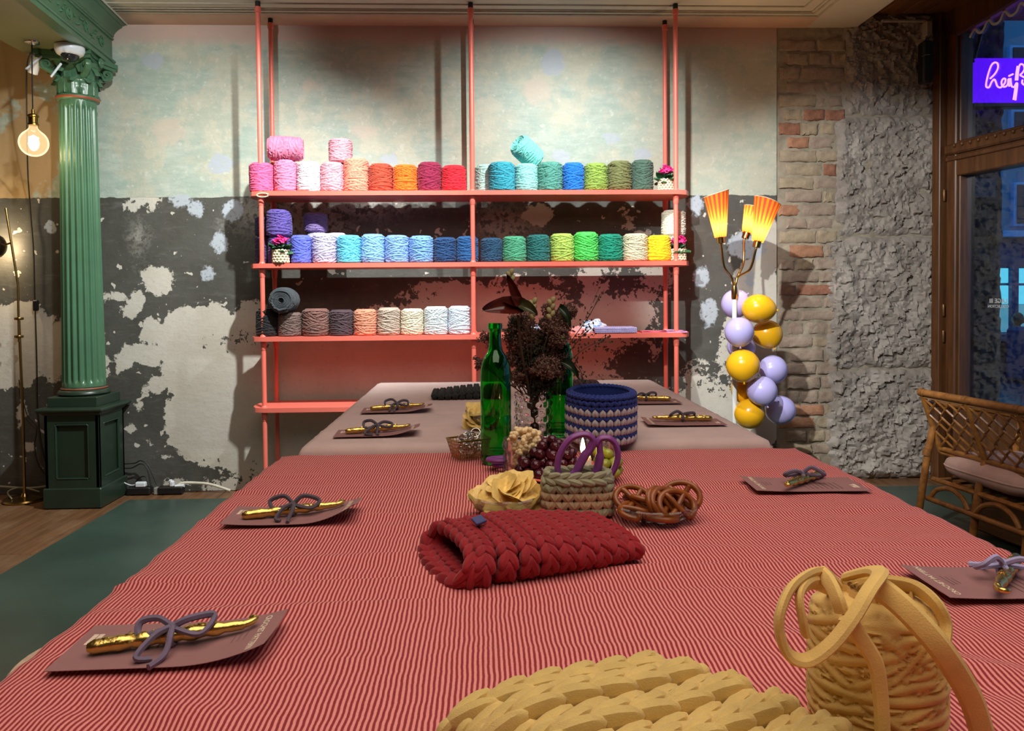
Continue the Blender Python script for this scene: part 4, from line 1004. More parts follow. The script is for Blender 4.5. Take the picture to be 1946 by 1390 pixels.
# ================================================================== speaker and cable box on the stone
c = P(1758, 120, 4.36); sp = thing('speaker', 'slim black wall speaker near the top of the stone pier', 'speaker', (c.x, 4.355, c.z))
h = (P(1758, 80, 4.36).z - P(1758, 160, 4.36).z); q = MB(); q.box((0, 0, 0), (.062, .07, h), bev=.012); part('cabinet', q, M_BLK, sp, smooth=False)
q = MB(); q.box((0, -.036, 0), (.05, .004, h * .92), bev=.001); part('grille', q, mk('speaker_cloth', (.008, .008, .008), .9), sp, smooth=False)
q = MB(); q.tube([(-.040, -.03, .026), (-.026, -.041, .033), (.03, -.041, .036)], .002, 5); part('metal_bracket', q, M_CHROME, sp)
q = MB(); q.tube([(0, .02, 0), (0, .075, 0)], .012, 8); part('wall_mount', q, M_BLK, sp)
c = P(1763, 55, 4.38); q = MB(); q.box((0, 0, 0), (.038, .05, .084), bev=.005); jb = tag(part('junction_box', q, mk('dull_white_plastic', lin(170, 164, 150), .5), None, (c.x, 4.385, c.z), smooth=False), 'small dull white junction box above the speaker', 'box')
a, b = P(1676, 39, 4.40), P(1758, 41, 4.40); q = MB(); q.box((0, 0, 0), (b.x - a.x, .02, .014), bev=.003); q.box(((b.x - a.x) / 2, 0, -.05), (.012, .02, .11), bev=.003); tag(part('cable_duct', q, mk('dull_white_duct', lin(176, 170, 156), .5), None, ((a.x + b.x) / 2, 4.405, a.z), smooth=False), 'white cable duct across the top of the stone pier', 'cable duct')
q = MB(); q.tube(bez([P(1771, 70, 4.36), P(1781, 72, 4.34), P(1779, 80, 4.34), P(1768, 84, 4.34)], 6), .003, 5); tag(part('speaker_cable', q, M_CORD), 'short black cable loop above the speaker', 'cable')

# ================================================================== rattan sofa seen from behind
p0 = P(1752, 746, 3.42); sd = Vector((.134, -1, 0)).normalized(); sn = Vector((-sd.y, sd.x, 0))      # along the back; towards the window
ratt = wood('honey_rattan', (120, 72, 30), (176, 118, 58), .38, (9, 9, 9)); M_WRAP = wood('rattan_binding', (110, 66, 28), (160, 106, 52), .5, (40, 40, 40))
sofa = thing('rattan_sofa', 'honey rattan sofa with lattice back and pale pink cushion by the window', 'sofa', (p0.x, p0.y, 0)); ax = np.array([tuple(sd), tuple(sn), (0, 0, 1)]).T
def S(a, b, z): return tuple(ax @ np.array((a, b, z)))
zt = p0.z; zl = .392; lean = .095; PWD = .268; NP = 4
def B(a, f): return S(a, lean * f, zt + (zl - zt) * f)                    # f: 0 top rail .. 1 lower rail
q = MB(); q.tube([B(-.012, 0), B(PWD * NP + .012, 0)], .0165, 12); part('top_rail', q, ratt, sofa)
q = MB(); q.tube([B(0, .075), B(PWD * NP, .075)], .008, 8); part('inner_rail', q, wood('pale_cane', (170, 120, 70), (206, 156, 100)), sofa)
q = MB(); q.tube([B(-.005, 1), B(PWD * NP, 1)], .0125, 10); q.tube([B(0, 1.07), B(PWD * NP, 1.07)], .011, 10); part('lower_rail', q, ratt, sofa)
for k in range(NP + 1):
    q = MB(); q.tube([B(PWD * k, 0), B(PWD * k, 1.05)], .0135, 10); part('back_post', q, ratt, sofa)
    q = MB(); q.tube([B(PWD * k - .012, 0), B(PWD * k + .012, 0)], .0185, 12); part('binding', q, M_WRAP, sofa)
for k in range(NP):                                                        # lattice: zig-zag canes meeting in honeycomb cells
    NC, cw = 4, PWD / 3.6
    for j in range(-1, NC + 1):
        for sg in (1, -1):
            pts = []
            for i in range(29):
                f = .09 + i / 28 * .90; ph = (i / 28 * 3.1) % 1.0; tri = abs(ph * 2 - 1); tri = min(1, max(0, (tri - .12) / .76))
                xx = (j + .5) * cw + sg * cw * .5 * tri + .014 * i / 28 + .006
                if .006 < xx < PWD - .006: pts.append(ax @ np.array((PWD * k + xx, lean * f + sg * .004, zt + (zl - zt) * f)))
                else:
                    if len(pts) > 3: q = MB(); q.tube(pts, .0052, 6); part('lattice_cane', q, ratt, sofa)
                    pts = []
            if len(pts) > 3: q = MB(); q.tube(pts, .0052, 6); part('lattice_cane', q, ratt, sofa)
def leg(name, pts, r): q = MB(); q.tube(bez(pts, 5), r, 10); return part(name, q, ratt, sofa)
for k in range(NP + 1):
    a = PWD * k
    leg('rear_leg', [B(a, .62), S(a - .004, .03, .34), S(a - .01, -.02, .0)] if k in (0, NP) else [B(a, 1.0), S(a, .06, .25), S(a, .03, .0)], .0155)
    q = MB(); q.tube([S(a - .004, .035, .395), S(a - .005, .028, .36)] if k in (0, NP) else [S(a, .065, .255), S(a, .055, .18)], .0185, 12); part('binding', q, M_WRAP, sofa)
    leg('front_leg', [S(a, .50, .42), S(a, .50, .2), S(a + (0 if 0 < k < NP else .01), .51, 0)], .0155)
for a in (0, PWD * NP): leg('arm_rail', [B(a, .2), S(a, .22, .58), S(a, .50, .52), S(a, .505, .40)], .014)
q = MB(); q.tube([S(.0, .03, .165), S(PWD * NP, .03, .165)], .0125, 10); part('lower_stretcher', q, ratt, sofa)
q = MB(); q.tube([S(.0, .49, .165), S(PWD * NP, .49, .165)], .0125, 10); part('lower_stretcher', q, ratt, sofa)
for k in range(NP):
    a = PWD * k; q = MB(); q.tube(bez([S(a + .02, .032, .175), S(a + .06, .035, .218), S(a + PWD / 2, .04, .238), S(a + PWD - .06, .035, .218), S(a + PWD - .02, .032, .175)], 6), .0105, 8); part('arch', q, ratt, sofa)
for z, b in ((.252, .06), (.252, .49)):
    q = MB(); q.tube([S(0, b, z), S(PWD * NP, b, z)], .012, 8); part('seat_rail', q, ratt, sofa)
for k in range(13): q = MB(); a = .02 + k * .086; q.tube([S(a, .06, .254), S(a, .49, .254)], .006, 6); part('seat_cane', q, ratt, sofa)
M_CUSH = mk('pale_pink_linen', lin(206, 168, 158), .85, var=.08, scale=20, bump=.2, bscale=120)
for i in range(2):
    q = MB()
    def cu(u, v, i=i):
        th = u * 2 * PI; ph = -PI / 2 + v * PI; ex = lambda c, p: math.copysign(abs(c) ** p, c)
        x = ex(math.cos(th), .45) * ex(math.cos(ph), .55) * .262; y = ex(math.sin(th), .45) * ex(math.cos(ph), .55) * .225; z = ex(math.sin(ph), .8) * .066 * (1 + .08 * noise.noise((x * 9, y * 9, i)))
        return S(.268 + i * .536 + x, .275 + y, .330 + z)
    q.grid(cu, 48, 16, cu=True); cs = part('cushion', q, M_CUSH, sofa, smooth=True)
    q = MB(); q.tube([cu(k / 48, .5) for k in range(48)], .004, 5, closed=True); part('piping', q, M_CUSH, cs)
q = MB(); q.box(S(.26, .33, .118), (.44, .22, .21), R=ax, bev=.01)
tag(part('wooden_crate', q, wood('brown_crate_wood', (96, 64, 34), (128, 88, 48)), None, (p0.x, p0.y, .012), smooth=False), 'brown wooden box stowed under the rattan sofa', 'crate')

# stool at the left table edge
st = thing('stool', 'round pale wooden stool tucked beside the striped tablecloth', 'stool', (-.690, 1.405, .008)); M_PLY = wood('pale_birch', (216, 184, 156), (236, 208, 182), .45, (2, 14, 2))
q = MB(); q.lathe([(0, .430), (.155, .430), (.160, .434), (.160, .449), (.155, .454), (0, .454)], 48); part('seat', q, M_PLY, st)
for k in range(4):
    a = k * PI / 2 + .6; q = MB(); q.tube([(.11 * math.cos(a), .11 * math.sin(a), .43), (.16 * math.cos(a), .16 * math.sin(a), 0)], [.016, .012], 10); part('leg', q, M_PLY, st)
# ================================================================== tables and cloths
RX0, RX1, RY0, RY1, TZ = -.475, .748, -.40, 1.80, .75
WX0, WX1, WY0, WY1, UZ = -.432, .690, 1.822, 3.13, .765
M_TW = wood('table_birch', (190, 150, 110), (214, 176, 136))
def table(x0, x1, y0, y1, z, label):
    t = thing('table', label, 'table', ((x0 + x1) / 2, (y0 + y1) / 2, .008)); w_, l = x1 - x0, y1 - y0
    q = MB(); q.box((0, 0, z - .032), (w_ - .03, l - .03, .03), bev=.004); part('tabletop', q, M_TW, t, smooth=False)
    for sx in (-1, 1):
        for sy in (-1, 1): q = MB(); q.box((sx * (w_ / 2 - .09), sy * (l / 2 - .09), (z - .05) / 2), (.055, .055, z - .05), bev=.004); part('leg', q, M_TW, t, smooth=False)
    for sy in (-1, 1): q = MB(); q.box((0, sy * (l / 2 - .09), z - .09), (w_ - .24, .022, .08)); part('apron', q, M_TW, t, smooth=False)
table(RX0, RX1, RY0, RY1, TZ - .01, 'long wooden table under the red striped cloth'); table(WX0, WX1, WY0, WY1, UZ - .01, 'wooden table under the pale cloth')
def ss(a, b, x): t = min(1, max(0, (x - a) / (b - a))); return t * t * (3 - 2 * t)
def cloth(name, x0, x1, y0, y1, z, drop, hfun, mat, res, label):
    xs = [-drop + k * .02 for k in range(int(drop / .02))] ; W = x1 - x0; Lh = y1 - y0
    us = list(np.arange(-drop, 0, .02)) + list(np.linspace(0, W, int(W / res))) + list(np.arange(W + .02, W + drop + .001, .02))
    vs_ = list(np.arange(-drop, 0, .02)) + list(np.linspace(0, Lh, int(Lh / res))) + list(np.arange(Lh + .02, Lh + drop + .001, .02))
    r = .009; V = []; UV = []
    def fold(s, L):                      # arclength -> (position, drop)
        if s < 0: d = -s; return (-min(d, r) * .9, max(0, d - r * .4))
        if s > L: d = s - L; return (L + min(d, r) * .9, max(0, d - r * .4))
        return (s, 0)
    for v in vs_:
        for u in us:
            fx_, dx = fold(u, W); fy, dy = fold(v, Lh); d = max(dx, dy)
            x, y = x0 + fx_, y0 + fy; zz = z + (hfun(x, y) if d == 0 else 0)
            if d > 0:
                wv = .006 * math.sin((u if dy > dx else v) * 24 + 2 * math.sin((u + v) * 7)) * min(1, d / .12)
                if dx >= dy: x += (abs(wv) + .004 * min(1, d / .1)) * (-1 if u > 0 else 1)
                else: y += wv * .4
                ed = min(u if u >= 0 else 0, W - u if u <= W else 0, v if v >= 0 else 0, Lh - v if v <= Lh else 0)
                zz -= d
            else:
                ed = min(u, W - u, v, Lh - v); zz -= .004 * (1 - ss(0, .012, ed))
            V.append((x, y, zz)); UV.append((u, v))
    n = len(us); Fc = [(j * n + i, j * n + i + 1, (j + 1) * n + i + 1, (j + 1) * n + i) for j in range(len(vs_) - 1) for i in range(n - 1)]
    q = MB(); q.add(V, Fc); me = q.mesh(name, mat, True); uv = me.uv_layers.new(name='UV'); vi = np.zeros(len(me.loops), np.int32); me.loops.foreach_get('vertex_index', vi)
    uv.data.foreach_set('uv', np.array(UV, np.float32)[vi].ravel())
    return tag(link(name, me), label, 'tablecloth')
creases = [(T(600, 1100).y, .0045, .009, .3), (T(600, 1062).y, .002, .012, 1.2), (T(600, 985).y, .0028, .014, 2.0), (T(600, 935).y, .0022, .012, 3.1), (T(600, 905).y, .002, .014, 4.1), (T(600, 1245).y, .0022, .016, 5.0), (T(1500, 1130).y, .002, .012, .9)]
def hred(x, y):
    h = .0024 * noise.noise((x * 5, y * 9, 0)) + .0024 * noise.noise((x * 3 + 9, y * 26, 4)) + .0007 * noise.noise((x * 22, y * 40, 2))
    e = max(ss(.30, .74, x), ss(-.20, -.47, x)); h += e * .0035 * noise.noise((x * 4, y * 17 + x * 14, 7))
    for (cy, a, w_, ph) in creases:
        yy = cy + .012 * math.sin(x * 4 + ph) + .02 * noise.noise((x * 2, ph, 0)); k = .35 + .65 * max(0, noise.noise((x * 3, ph * 7, 1)) + .4); d = (y - yy) / w_
        if abs(d) < 3: h += 1.9 * a * k * (math.exp(-d * d) - .7 * math.exp(-(d - 1.2) ** 2))
    for (bx, by, br, ba) in ((.45, .72, .08, .007), (.62, .78, .06, .006), (.30, .80, .05, .004), (-.30, .68, .07, .004)):
        d = math.hypot((x - bx) / 2.0, y - by) / br
        if d < 1: h += ba * (1 - d * d) ** 2 * math.sin((x - bx) * 40 + (y - by) * 60)
    return h
def stripes():
    m = NT('red_striped_cotton'); tc = m.n('ShaderNodeTexCoord'); uv = tc.outputs['UV']; o = tc.outputs['Object']
    u = m.n('ShaderNodeSeparateXYZ', i={0: uv}).outputs[0]
    u = m.math('ADD', u, m.math('MULTIPLY', m.math('SUBTRACT', m.noise(o, 14, 3), .5), .006))
    s = m.math('SINE', m.math('MULTIPLY', u, 2 * PI / .0052))
    n = m.noise(o, 420, 2); f = m.ramp(m.math('ADD', s, m.math('MULTIPLY', m.math('SUBTRACT', n, .5), .5)), -.45, .45)
    c = m.mix(f, m.mix(n, lin(128, 26, 36), lin(150, 36, 44)), m.mix(n, lin(224, 132, 124), lin(236, 150, 140)))
    m.bsdf(c, .85, 0, m.bump(m.math('ADD', m.math('MULTIPLY', f, .6), n), .35, .0008), **{'Sheen Weight': .06}); return m.m
cloth('striped_tablecloth', RX0, RX1, RY0, RY1, TZ - .001, .24, hred, stripes(), .0085, 'red and pink finely striped tablecloth on the near table')
def hwht(x, y):
    h = .0012 * noise.noise((x * 4, y * 8, 3)) + .0010 * noise.noise((x * 3, y * 24, 8)); 
    for (cy, a, w_, ph) in ((2.05, .003, .014, .4), (2.24, .002, .014, 1.4), (1.95, .0022, .010, 2.2), (2.6, .002, .014, 3.0)):
        yy = cy + .02 * math.sin(x * 4 + ph); k = .3 + .7 * max(0, noise.noise((x * 3, ph * 7, 1)) + .4); d = (y - yy) / w_
        if abs(d) < 3: h += a * k * (math.exp(-d * d) - .6 * math.exp(-(d - 1.2) ** 2))
    return h
M_PALE = mk('pale_rose_cotton', lin(204, 178, 172), .9, var=.05, scale=12, bump=.25, bscale=500)
cloth('pale_tablecloth', WX0, WX1, WY0, WY1, UZ - .001, .22, hwht, M_PALE, .014, 'plain pale rose tablecloth on the far table')

# ================================================================== pattern cards with golden hooks
M_CARD = mk('mauve_card', lin(150, 106, 104), .7, var=.05, scale=30); M_INK = mk('cream_print', lin(228, 206, 184), .7); M_INKD = mk('dull_print', lin(120, 88, 86), .7)
M_GOLD = mk('gold_mirror', lin(222, 190, 106), .27, 1.0, var=.06, scale=60, bump=.35, bscale=70); M_TIE = knit_mat('grey_violet_yarn', lin(118, 104, 126)); M_TIED = knit_mat('dark_grey_yarn', lin(86, 76, 86))
T1, T2, T3, T4 = text_mesh('CROCHET PATTERN', .0098), None, None, None
CW, CD = .212, .104
def card_mesh(curl0, curl1, bend):
    q = MB()
    def fn(u, v, dz=0):
        x = (u - .5) * CW; z = .0016 + curl1 * max(0, (u - .55) / .45) ** 2 + curl0 * max(0, (.4 - u) / .4) ** 2 + bend * max(0, (u - .6) / .4) ** 2 * (1 - v) ** 2
        return (x, (v - .5) * CD, z + dz)
    q.grid(lambda u, v: fn(u, v, .0006), 20, 10); q.grid(lambda u, v: fn(1 - u, v, 0), 20, 10)
    e = [(i / 19, 0) for i in range(20)] + [(1, j / 9) for j in range(1, 10)] + [(1 - i / 19, 1) for i in range(1, 20)] + [(0, 1 - j / 9) for j in range(1, 9)]
    V = [fn(*p, 0) for p in e] + [fn(*p, .0006) for p in e]; n = len(e); q.add(V, [(i, (i + 1) % n, n + (i + 1) % n, n + i) for i in range(n)])
    return q, fn
def kit(cx, cy, rot, z, label, seed, hook_rot=.30, tie=M_TIE, flip=False, curl=(.0, .012, .008), hooks=-.005, zoff=0.0):
    r_ = random.Random(seed); t = thing('crochet_kit', label, 'crochet kit', (cx, cy, z + .003 + zoff), (0, 0, rot), 'pattern cards with golden hooks')
    q, fn = card_mesh(*curl); card = part('card', q, M_CARD, t, smooth=60)
    s = -1 if flip else 1
    for (me, x, rz) in ((T1, .088, -PI / 2),):
        me2 = me.copy(); me2.materials.clear(); me2.materials.append(M_INK); n = len(me2.vertices); co = np.zeros(n * 3, np.float32); me2.vertices.foreach_get('co', co); co = co.reshape(-1, 3)
        cr, sr = math.cos(rz), math.sin(rz); X = x + co[:, 0] * cr - co[:, 1] * sr; Yv = co[:, 0] * sr + co[:, 1] * cr - (.002 if x > 0 else -.012)
        Z = np.array([fn(min(1, max(0, a / CW + .5)), min(1, max(0, b / CD + .5)), .0009)[2] for a, b in zip(X, Yv)]) + co[:, 2]
        me2.vertices.foreach_set('co', np.stack([X, Yv, Z], 1).astype(np.float32).ravel()); me2.update(); link('lettering', me2, card)
    q = MB()
    for k in range(6): q.box((-.0925, .026 - k * .0042, fn(.06, .5, .0008)[2]), (.0052, .0037, .0003))
    for k in range(4): q.box((-.0862, .026 - k * .0042 - (.0042 if k == 3 else 0), fn(.09, .5, .0008)[2]), (.0052, .0037, .0003))
    part('print_block', q, M_INK, card, smooth=False)['kind'] = 'stuff'
    q = MB()
    for k in range(3):
        x = .074 - k * .006; q.box((x, -.004, fn(x / CW + .5, .5, .0008)[2]), (.0016, .030 - k * .006, .0003), R=rotm(0, -.05))
    for k in range(8):
        x = -.060 + k * .009; q.box((x, .012, .0026), (.0014, .044, .0002))
    part('small_print', q, M_INKD, card, smooth=False)['kind'] = 'stuff'
    # hook: long tapering body with a hooked head
    L = .150; pts = []; rad = []
    for i in range(26):
        u = i / 25; pts.append((-.075 + u * L, 0, 0)); rad.append((.0074 + .0012 * math.sin(u * 40) * (.15 < u < .9) - .0026 * max(0, (u - .72) / .28)) if i else .004)
    hk = bez([(.075, 0, 0), (.083, .002, .001), (.088, .006, .002), (.087, .0105, .002), (.082, .0125, .0015)], 4)
    pts += [tuple(p) for p in hk[1:]]; rad += [.0038 - .0012 * i / len(hk) for i in range(len(hk) - 1)]
    q = MB(); q.tube(pts, rad, 14)
    for k in range(16):
        u = r_.uniform(.1, .85); a = r_.uniform(.2, PI - .2); q.ell((-.075 + u * L, .0066 * math.cos(a), .0066 * math.sin(a)), (.005, .0025, .0022), None, 6, 4)
    hz = .0125; part('crochet_hook', q, M_GOLD, t, (-.006, hooks, hz), (0, -.03, hook_rot * (1 if not flip else 1)))
    # yarn bow
    q = MB(); c = Vector((0, hooks, hz)); w_ = .0030
    q.tube([c + Vector((.0, .0085 * math.cos(a), .0085 * math.sin(a))) for a in np.linspace(0, 2 * PI, 16)[:-1]], w_, 6, closed=True, flat=1.3)
    kz = Vector((0, 0, .010)); q.ell(c + kz, (.006, .005, .005), None, 8, 6)
    j = lambda s_: r_.uniform(-s_, s_)
    for g in (-1, 1):
        lp_ = [c + kz, c + Vector((g * .016, .006 + j(.004), .018 + j(.004))), c + Vector((g * (.036 + j(.006)), .010 + j(.008), .012 + j(.004))), c + Vector((g * .030, -.006 + j(.004), .004)), c + kz * .9]
        q.tube(bez(lp_, 8), w_, 6, flat=1.3)
        tl = [c + kz, c + Vector((g * .008 - .004, -.016, .008)), c + Vector((g * .012 - .012 + j(.006), -.034 + j(.004), -hz + .008)), c + Vector((g * .010 - .010 + j(.012), -.052 + j(.010) + (.0 if g > 0 else .012), -hz + .004))]
        q.tube(bez(tl, 8), w_, 6, flat=1.3)
    part('yarn_bow', q, tie, t)
kit(-.328, .808, .02, TZ, 'crochet card with golden hook and violet bow, nearest on the left', 1, .22)
kit(-.318, 1.276, .03, TZ, 'crochet card with golden hook, second on the left of the striped cloth', 2, .24, M_TIED, curl=(.004, .014, .016))
c = T(718, 826, UZ); kit(c.x, c.y, .05, UZ, 'crochet card with golden hook, nearer one at the left of the pale cloth', 3, .18, M_TIED, curl=(0, .012, .010))
c = T(755, 782, UZ); kit(c.x, c.y, .04, UZ, 'crochet card with golden hook, farther one at the left of the pale cloth', 4, .16, M_TIED, curl=(0, .010, .012))
c = T(1527, 926); kit(c.x, c.y, PI - .03, TZ, 'crochet card with golden hook, right side of the striped cloth by the far corner', 5, .75, M_TIE, True, (0, .003, .002))
kit(.648, .918, PI + .02, TZ, 'crochet card with golden hook and pale violet bow behind the yellow yarn', 6, .80, knit_mat('pale_violet_yarn', lin(172, 166, 206)), True, (0, .004, .002), zoff=.002)
c = T(1298, 806, UZ); kit(c.x, c.y, PI - .02, UZ, 'crochet card with golden hook, nearer one at the right of the pale cloth', 7, .02, M_TIED, True, (0, .004, .003))
c = T(1228, 766, UZ); kit(c.x, c.y, PI - .02, UZ, 'crochet card with golden hook, farther one at the right of the pale cloth', 8, -.1, M_TIED, True, (0, .004, .003))

# ================================================================== bottles, vase, bouquet
M_BOT = glass('green_bottle_glass', (.03, .60, .08), .02, 1.48, bump=.06, bscale=18)
def bottle(x, y, z, label, h=.308, R=.0335):
    t = thing('bottle', label, 'bottle', (x, y, z + .0005), group='green glass bottles')
    s = h / .308
    pr = [(0, .002), (R - .004, 0), (R - .001, .004), (R, .012), (R, .020), (R - .0012, .022), (R, .026), (R, .104), (R - .0006, .108), (R, .112), (R, .196), (R * .985, .205), (R * .90, .220), (R * .70, .235), (R * .50, .246), (R * .41, .258), (R * .385, .290), (R * .40, .294), (R * .47, .295), (R * .47, .302), (R * .44, .307)]
    inn = [(max(0, a - .0028), min(b + (.006 if b < .03 else 0), .307)) for a, b in pr[2:]][::-1]
    q = MB(); q.lathe([(a, b * s) for a, b in pr] + [(a, b * s) for a, b in inn if a > 0] + [(0, .010)], 48, cap=False); part('glass_body', q, M_BOT, t, smooth=50)
bottle(.026, 1.668, TZ, 'tall green glass bottle standing in front of the bouquet')
c = T(1070, 834, UZ); bottle(c.x - .004, 1.90, UZ, 'green glass bottle half hidden behind the bouquet')
def thin_glass(name, tint, ior=1.5, bump=0, bscale=60):
    m = NT(name); o = m.obj(); nr = m.bump(m.noise(o, bscale, 2), max(bump, .02), .002)
    t = m.n('ShaderNodeBsdfTransparent', i={0: c4(m.mix(m.noise(o, 9, 2), tuple(x * .97 for x in tint), tint))}); g = m.n('ShaderNodeBsdfGlossy', i={0: (1, 1, 1, 1), 1: .04, 'Normal': nr})
    fr = m.n('ShaderNodeFresnel', i={0: ior, 'Normal': nr}); x = m.n('ShaderNodeMixShader', i={0: m.math('MULTIPLY', fr.outputs[0], .8), 1: t.outputs[0], 2: g.outputs[0]}); m.t.links.new(x.outputs[0], m.out.inputs[0]); return m.m
M_GLS = thin_glass('clear_glass', (.95, .96, .95)); M_GLV = glass('bubble_glass', (.97, .98, .97), .02, 1.3)
def bubble_vessel(name, label, cat, x, y, z, R, H, rows, ncol, thick=.003, lip=.0):
    t = thing(name, label, cat, (x, y, z + .0005)); q = MB(); nu, nv = ncol * 8, rows * 8
    def out(u, v):
        a = u * 2 * PI; bu = abs(math.cos(u * ncol * PI)) * 0; b = .5 + .5 * math.cos(2 * PI * (u * ncol + .5 * (int(v * rows) % 2))); c_ = .5 - .5 * math.cos(2 * PI * v * rows)
        r = R * (.90 + .10 * (b * c_) ** .6) if v < .97 else R * .94
        return (r * math.cos(a), r * math.sin(a), .004 + v * (H - .004))
    q.grid(out, nu, nv, cu=True)
    q.grid(lambda u, v: ((R * .90 - thick) * math.cos(-u * 2 * PI), (R * .90 - thick) * math.sin(-u * 2 * PI), .008 + v * (H - .008)), nu, 3, cu=True)
    n = nu; o = nu * (nv - 1)
    ang = [2 * PI * k / nu for k in range(nu)]
    V = [out(k / nu, 1) for k in range(nu)] + [((R * .90 - thick) * math.cos(a), (R * .90 - thick) * math.sin(a), H) for a in ang]; q.add(V, [(k, (k + 1) % nu, nu + (k + 1) % nu, nu + k) for k in range(nu)])
    V = [out(k / nu, 0) for k in range(nu)] + [(0, 0, .003)]; q.add(V, [((k + 1) % nu, k, nu) for k in range(nu)])
    V = [((R * .90 - thick) * math.cos(a), (R * .90 - thick) * math.sin(a), .008) for a in ang] + [(0, 0, .008)]; q.add(V, [(k, (k + 1) % nu, nu) for k in range(nu)])
    part('glass_body', q, M_GLV if H > .1 else M_GLS, t, smooth=60); return t
c = P(1014, 800, 1.885); VX, VY = c.x, 1.885
bubble_vessel('vase', 'clear bubbled glass vase holding the dried bouquet', 'vase', VX, VY, UZ, .049, .112, 6, 14)
M_DRY = mk('dry_brown_florets', lin(112, 82, 70), .9, var=.35, scale=60); M_DRY2 = mk('dry_dark_green', lin(48, 52, 34), .85, var=.3, scale=40); M_STEM = mk('dry_stem', lin(74, 60, 44), .8)
rf = random.Random(11)
BC = P(1020, 668, VY)                              # centre of the flower mass
def floret_cloud(q, c, R, n, size, rr):
    V = []; Fc = []
    for k in range(n):
        d = Vector((rr.gauss(0, 1), rr.gauss(0, 1), rr.gauss(0, 1))).normalized() * (rr.random() ** .45); p = Vector(c) + Vector((d.x * R[0], d.y * R[1], d.z * R[2]))
        a = Vector((rr.gauss(0, 1), rr.gauss(0, 1), rr.gauss(0, 1))).normalized(); b = a.orthogonal().normalized(); e = a.cross(b); s = size * rr.uniform(.6, 1.4); o = len(V)
        V += [tuple(p + b * s), tuple(p - b * s * .5 + e * s * .86), tuple(p - b * s * .5 - e * s * .86), tuple(p + a * s * .8)]
        Fc += [(o, o + 1, o + 2), (o, o + 3, o + 1), (o + 1, o + 3, o + 2), (o + 2, o + 3, o)]
    q.add(V, Fc)
base = Vector((VX, VY, UZ + .02))
tops = []
for k in range(46):
    d = Vector((rf.gauss(0, 1), rf.gauss(0, 1), rf.gauss(0, 1))).normalized() * rf.uniform(.35, 1) ; tops.append((BC.x + .094 * d.x * (1 if d.z > -.4 else .7), VY + .07 * d.y, BC.z + .096 * d.z, rf.uniform(.024, .036)))
extra = [(P(925, 640, VY), .020), (P(912, 690, VY), .012), (P(985, 615, VY), .018), (P(1080, 592, VY), .022), (P(1040, 590, VY), .02), (P(1010, 640, VY), .03), (P(1065, 620, VY), .03), (P(985, 720, VY), .028), (P(1030, 735, VY), .032), (P(1060, 710, VY), .03), (P(955, 690, VY + .05), .022)]
for p, s in extra: tops.append((p.x, p.y + rf.uniform(-.03, .03), p.z, s))
for i, (x, y, z, s) in enumerate(tops):
    t = thing('dried_flower', 'brown dried flower stem in the bubbled vase', 'dried flower', tuple(base), group='brown dried flower stems in the vase'); o = Vector(base); tip = Vector((x, y, z)) - o
    neck = Vector((tip.x * .22, tip.y * .22, .085))
    if neck.xy.length > .026: neck.xy = neck.xy.normalized() * .026
    foot = Vector((-neck.x * .6, -neck.y * .6, 0))
    q = MB(); path = bez([foot, neck, neck + (tip - neck) * .5, tip], 5); q.tube(path, .0016, 5)
    ends = []
    for j in range(9):
        e = tip + Vector((rf.gauss(0, s * .5), rf.gauss(0, s * .5), rf.gauss(0, s * .45))); ends.append(e); st_ = path[-1 - rf.randrange(2, 6)]; q.tube([st_, (st_ + e) / 2 + Vector((0, 0, .004)), e], .0008, 4)
    part('stem', q, M_STEM, t); q = MB()
    floret_cloud(q, tip, (s, s, s * .9), 330 if s > .02 else 80, .0034, rf)
    for e in ends: floret_cloud(q, e, (.009, .009, .008), 26, .0028, rf)
    fo = part('florets', q, M_DRY if i % 6 else M_DRY2, t, smooth=False); fo['kind'] = 'stuff'
# sprigs with sparse leaves reaching out on the right
for pts, lab in ((((1040, 690), (1085, 650), (1120, 600), (1140, 560)), 'thin upright sprig reaching over the white cloth on the shelf'), (((1040, 700), (1090, 680), (1125, 655), (1152, 650)), 'thin sprig pointing right out of the bouquet'), (((1035, 705), (1080, 672), (1105, 640), (1118, 628)), 'short leafy sprig at the right of the bouquet'), (((1040, 690), (1075, 690), (1100, 700), (1108, 722)), 'drooping sprig at the right of the bouquet')):
    t = thing('sprig', lab, 'sprig', tuple(base), group='thin sprigs in the vase'); w3 = [Vector((0, 0, .0)), Vector((.012, 0, .09))] + [P(u, v, VY - .01) - base for u, v in pts[1:]]
    q = MB(); path = bez(w3, 8); q.tube(path, .0011, 5); V = MB()
    for k in range(34):
        p = path[rf.randrange(14, len(path))] + Vector((rf.gauss(0, .010), rf.gauss(0, .010), rf.gauss(0, .010))); q.tube([path[min(len(path) - 1, max(12, int(len(path) * .6)))] * .2 + p * .8, p], .0006, 3); V.ell(p, (.0042, .0022, .0016), rotm(rf.random() * 3, rf.random() * 3, rf.random() * 3), 5, 4)
    part('stem', q, M_STEM, t); part('leaves', V, M_DRY2, t)
M_CAT = mk('willow_catkin', lin(150, 142, 96), .9, var=.15, scale=60)
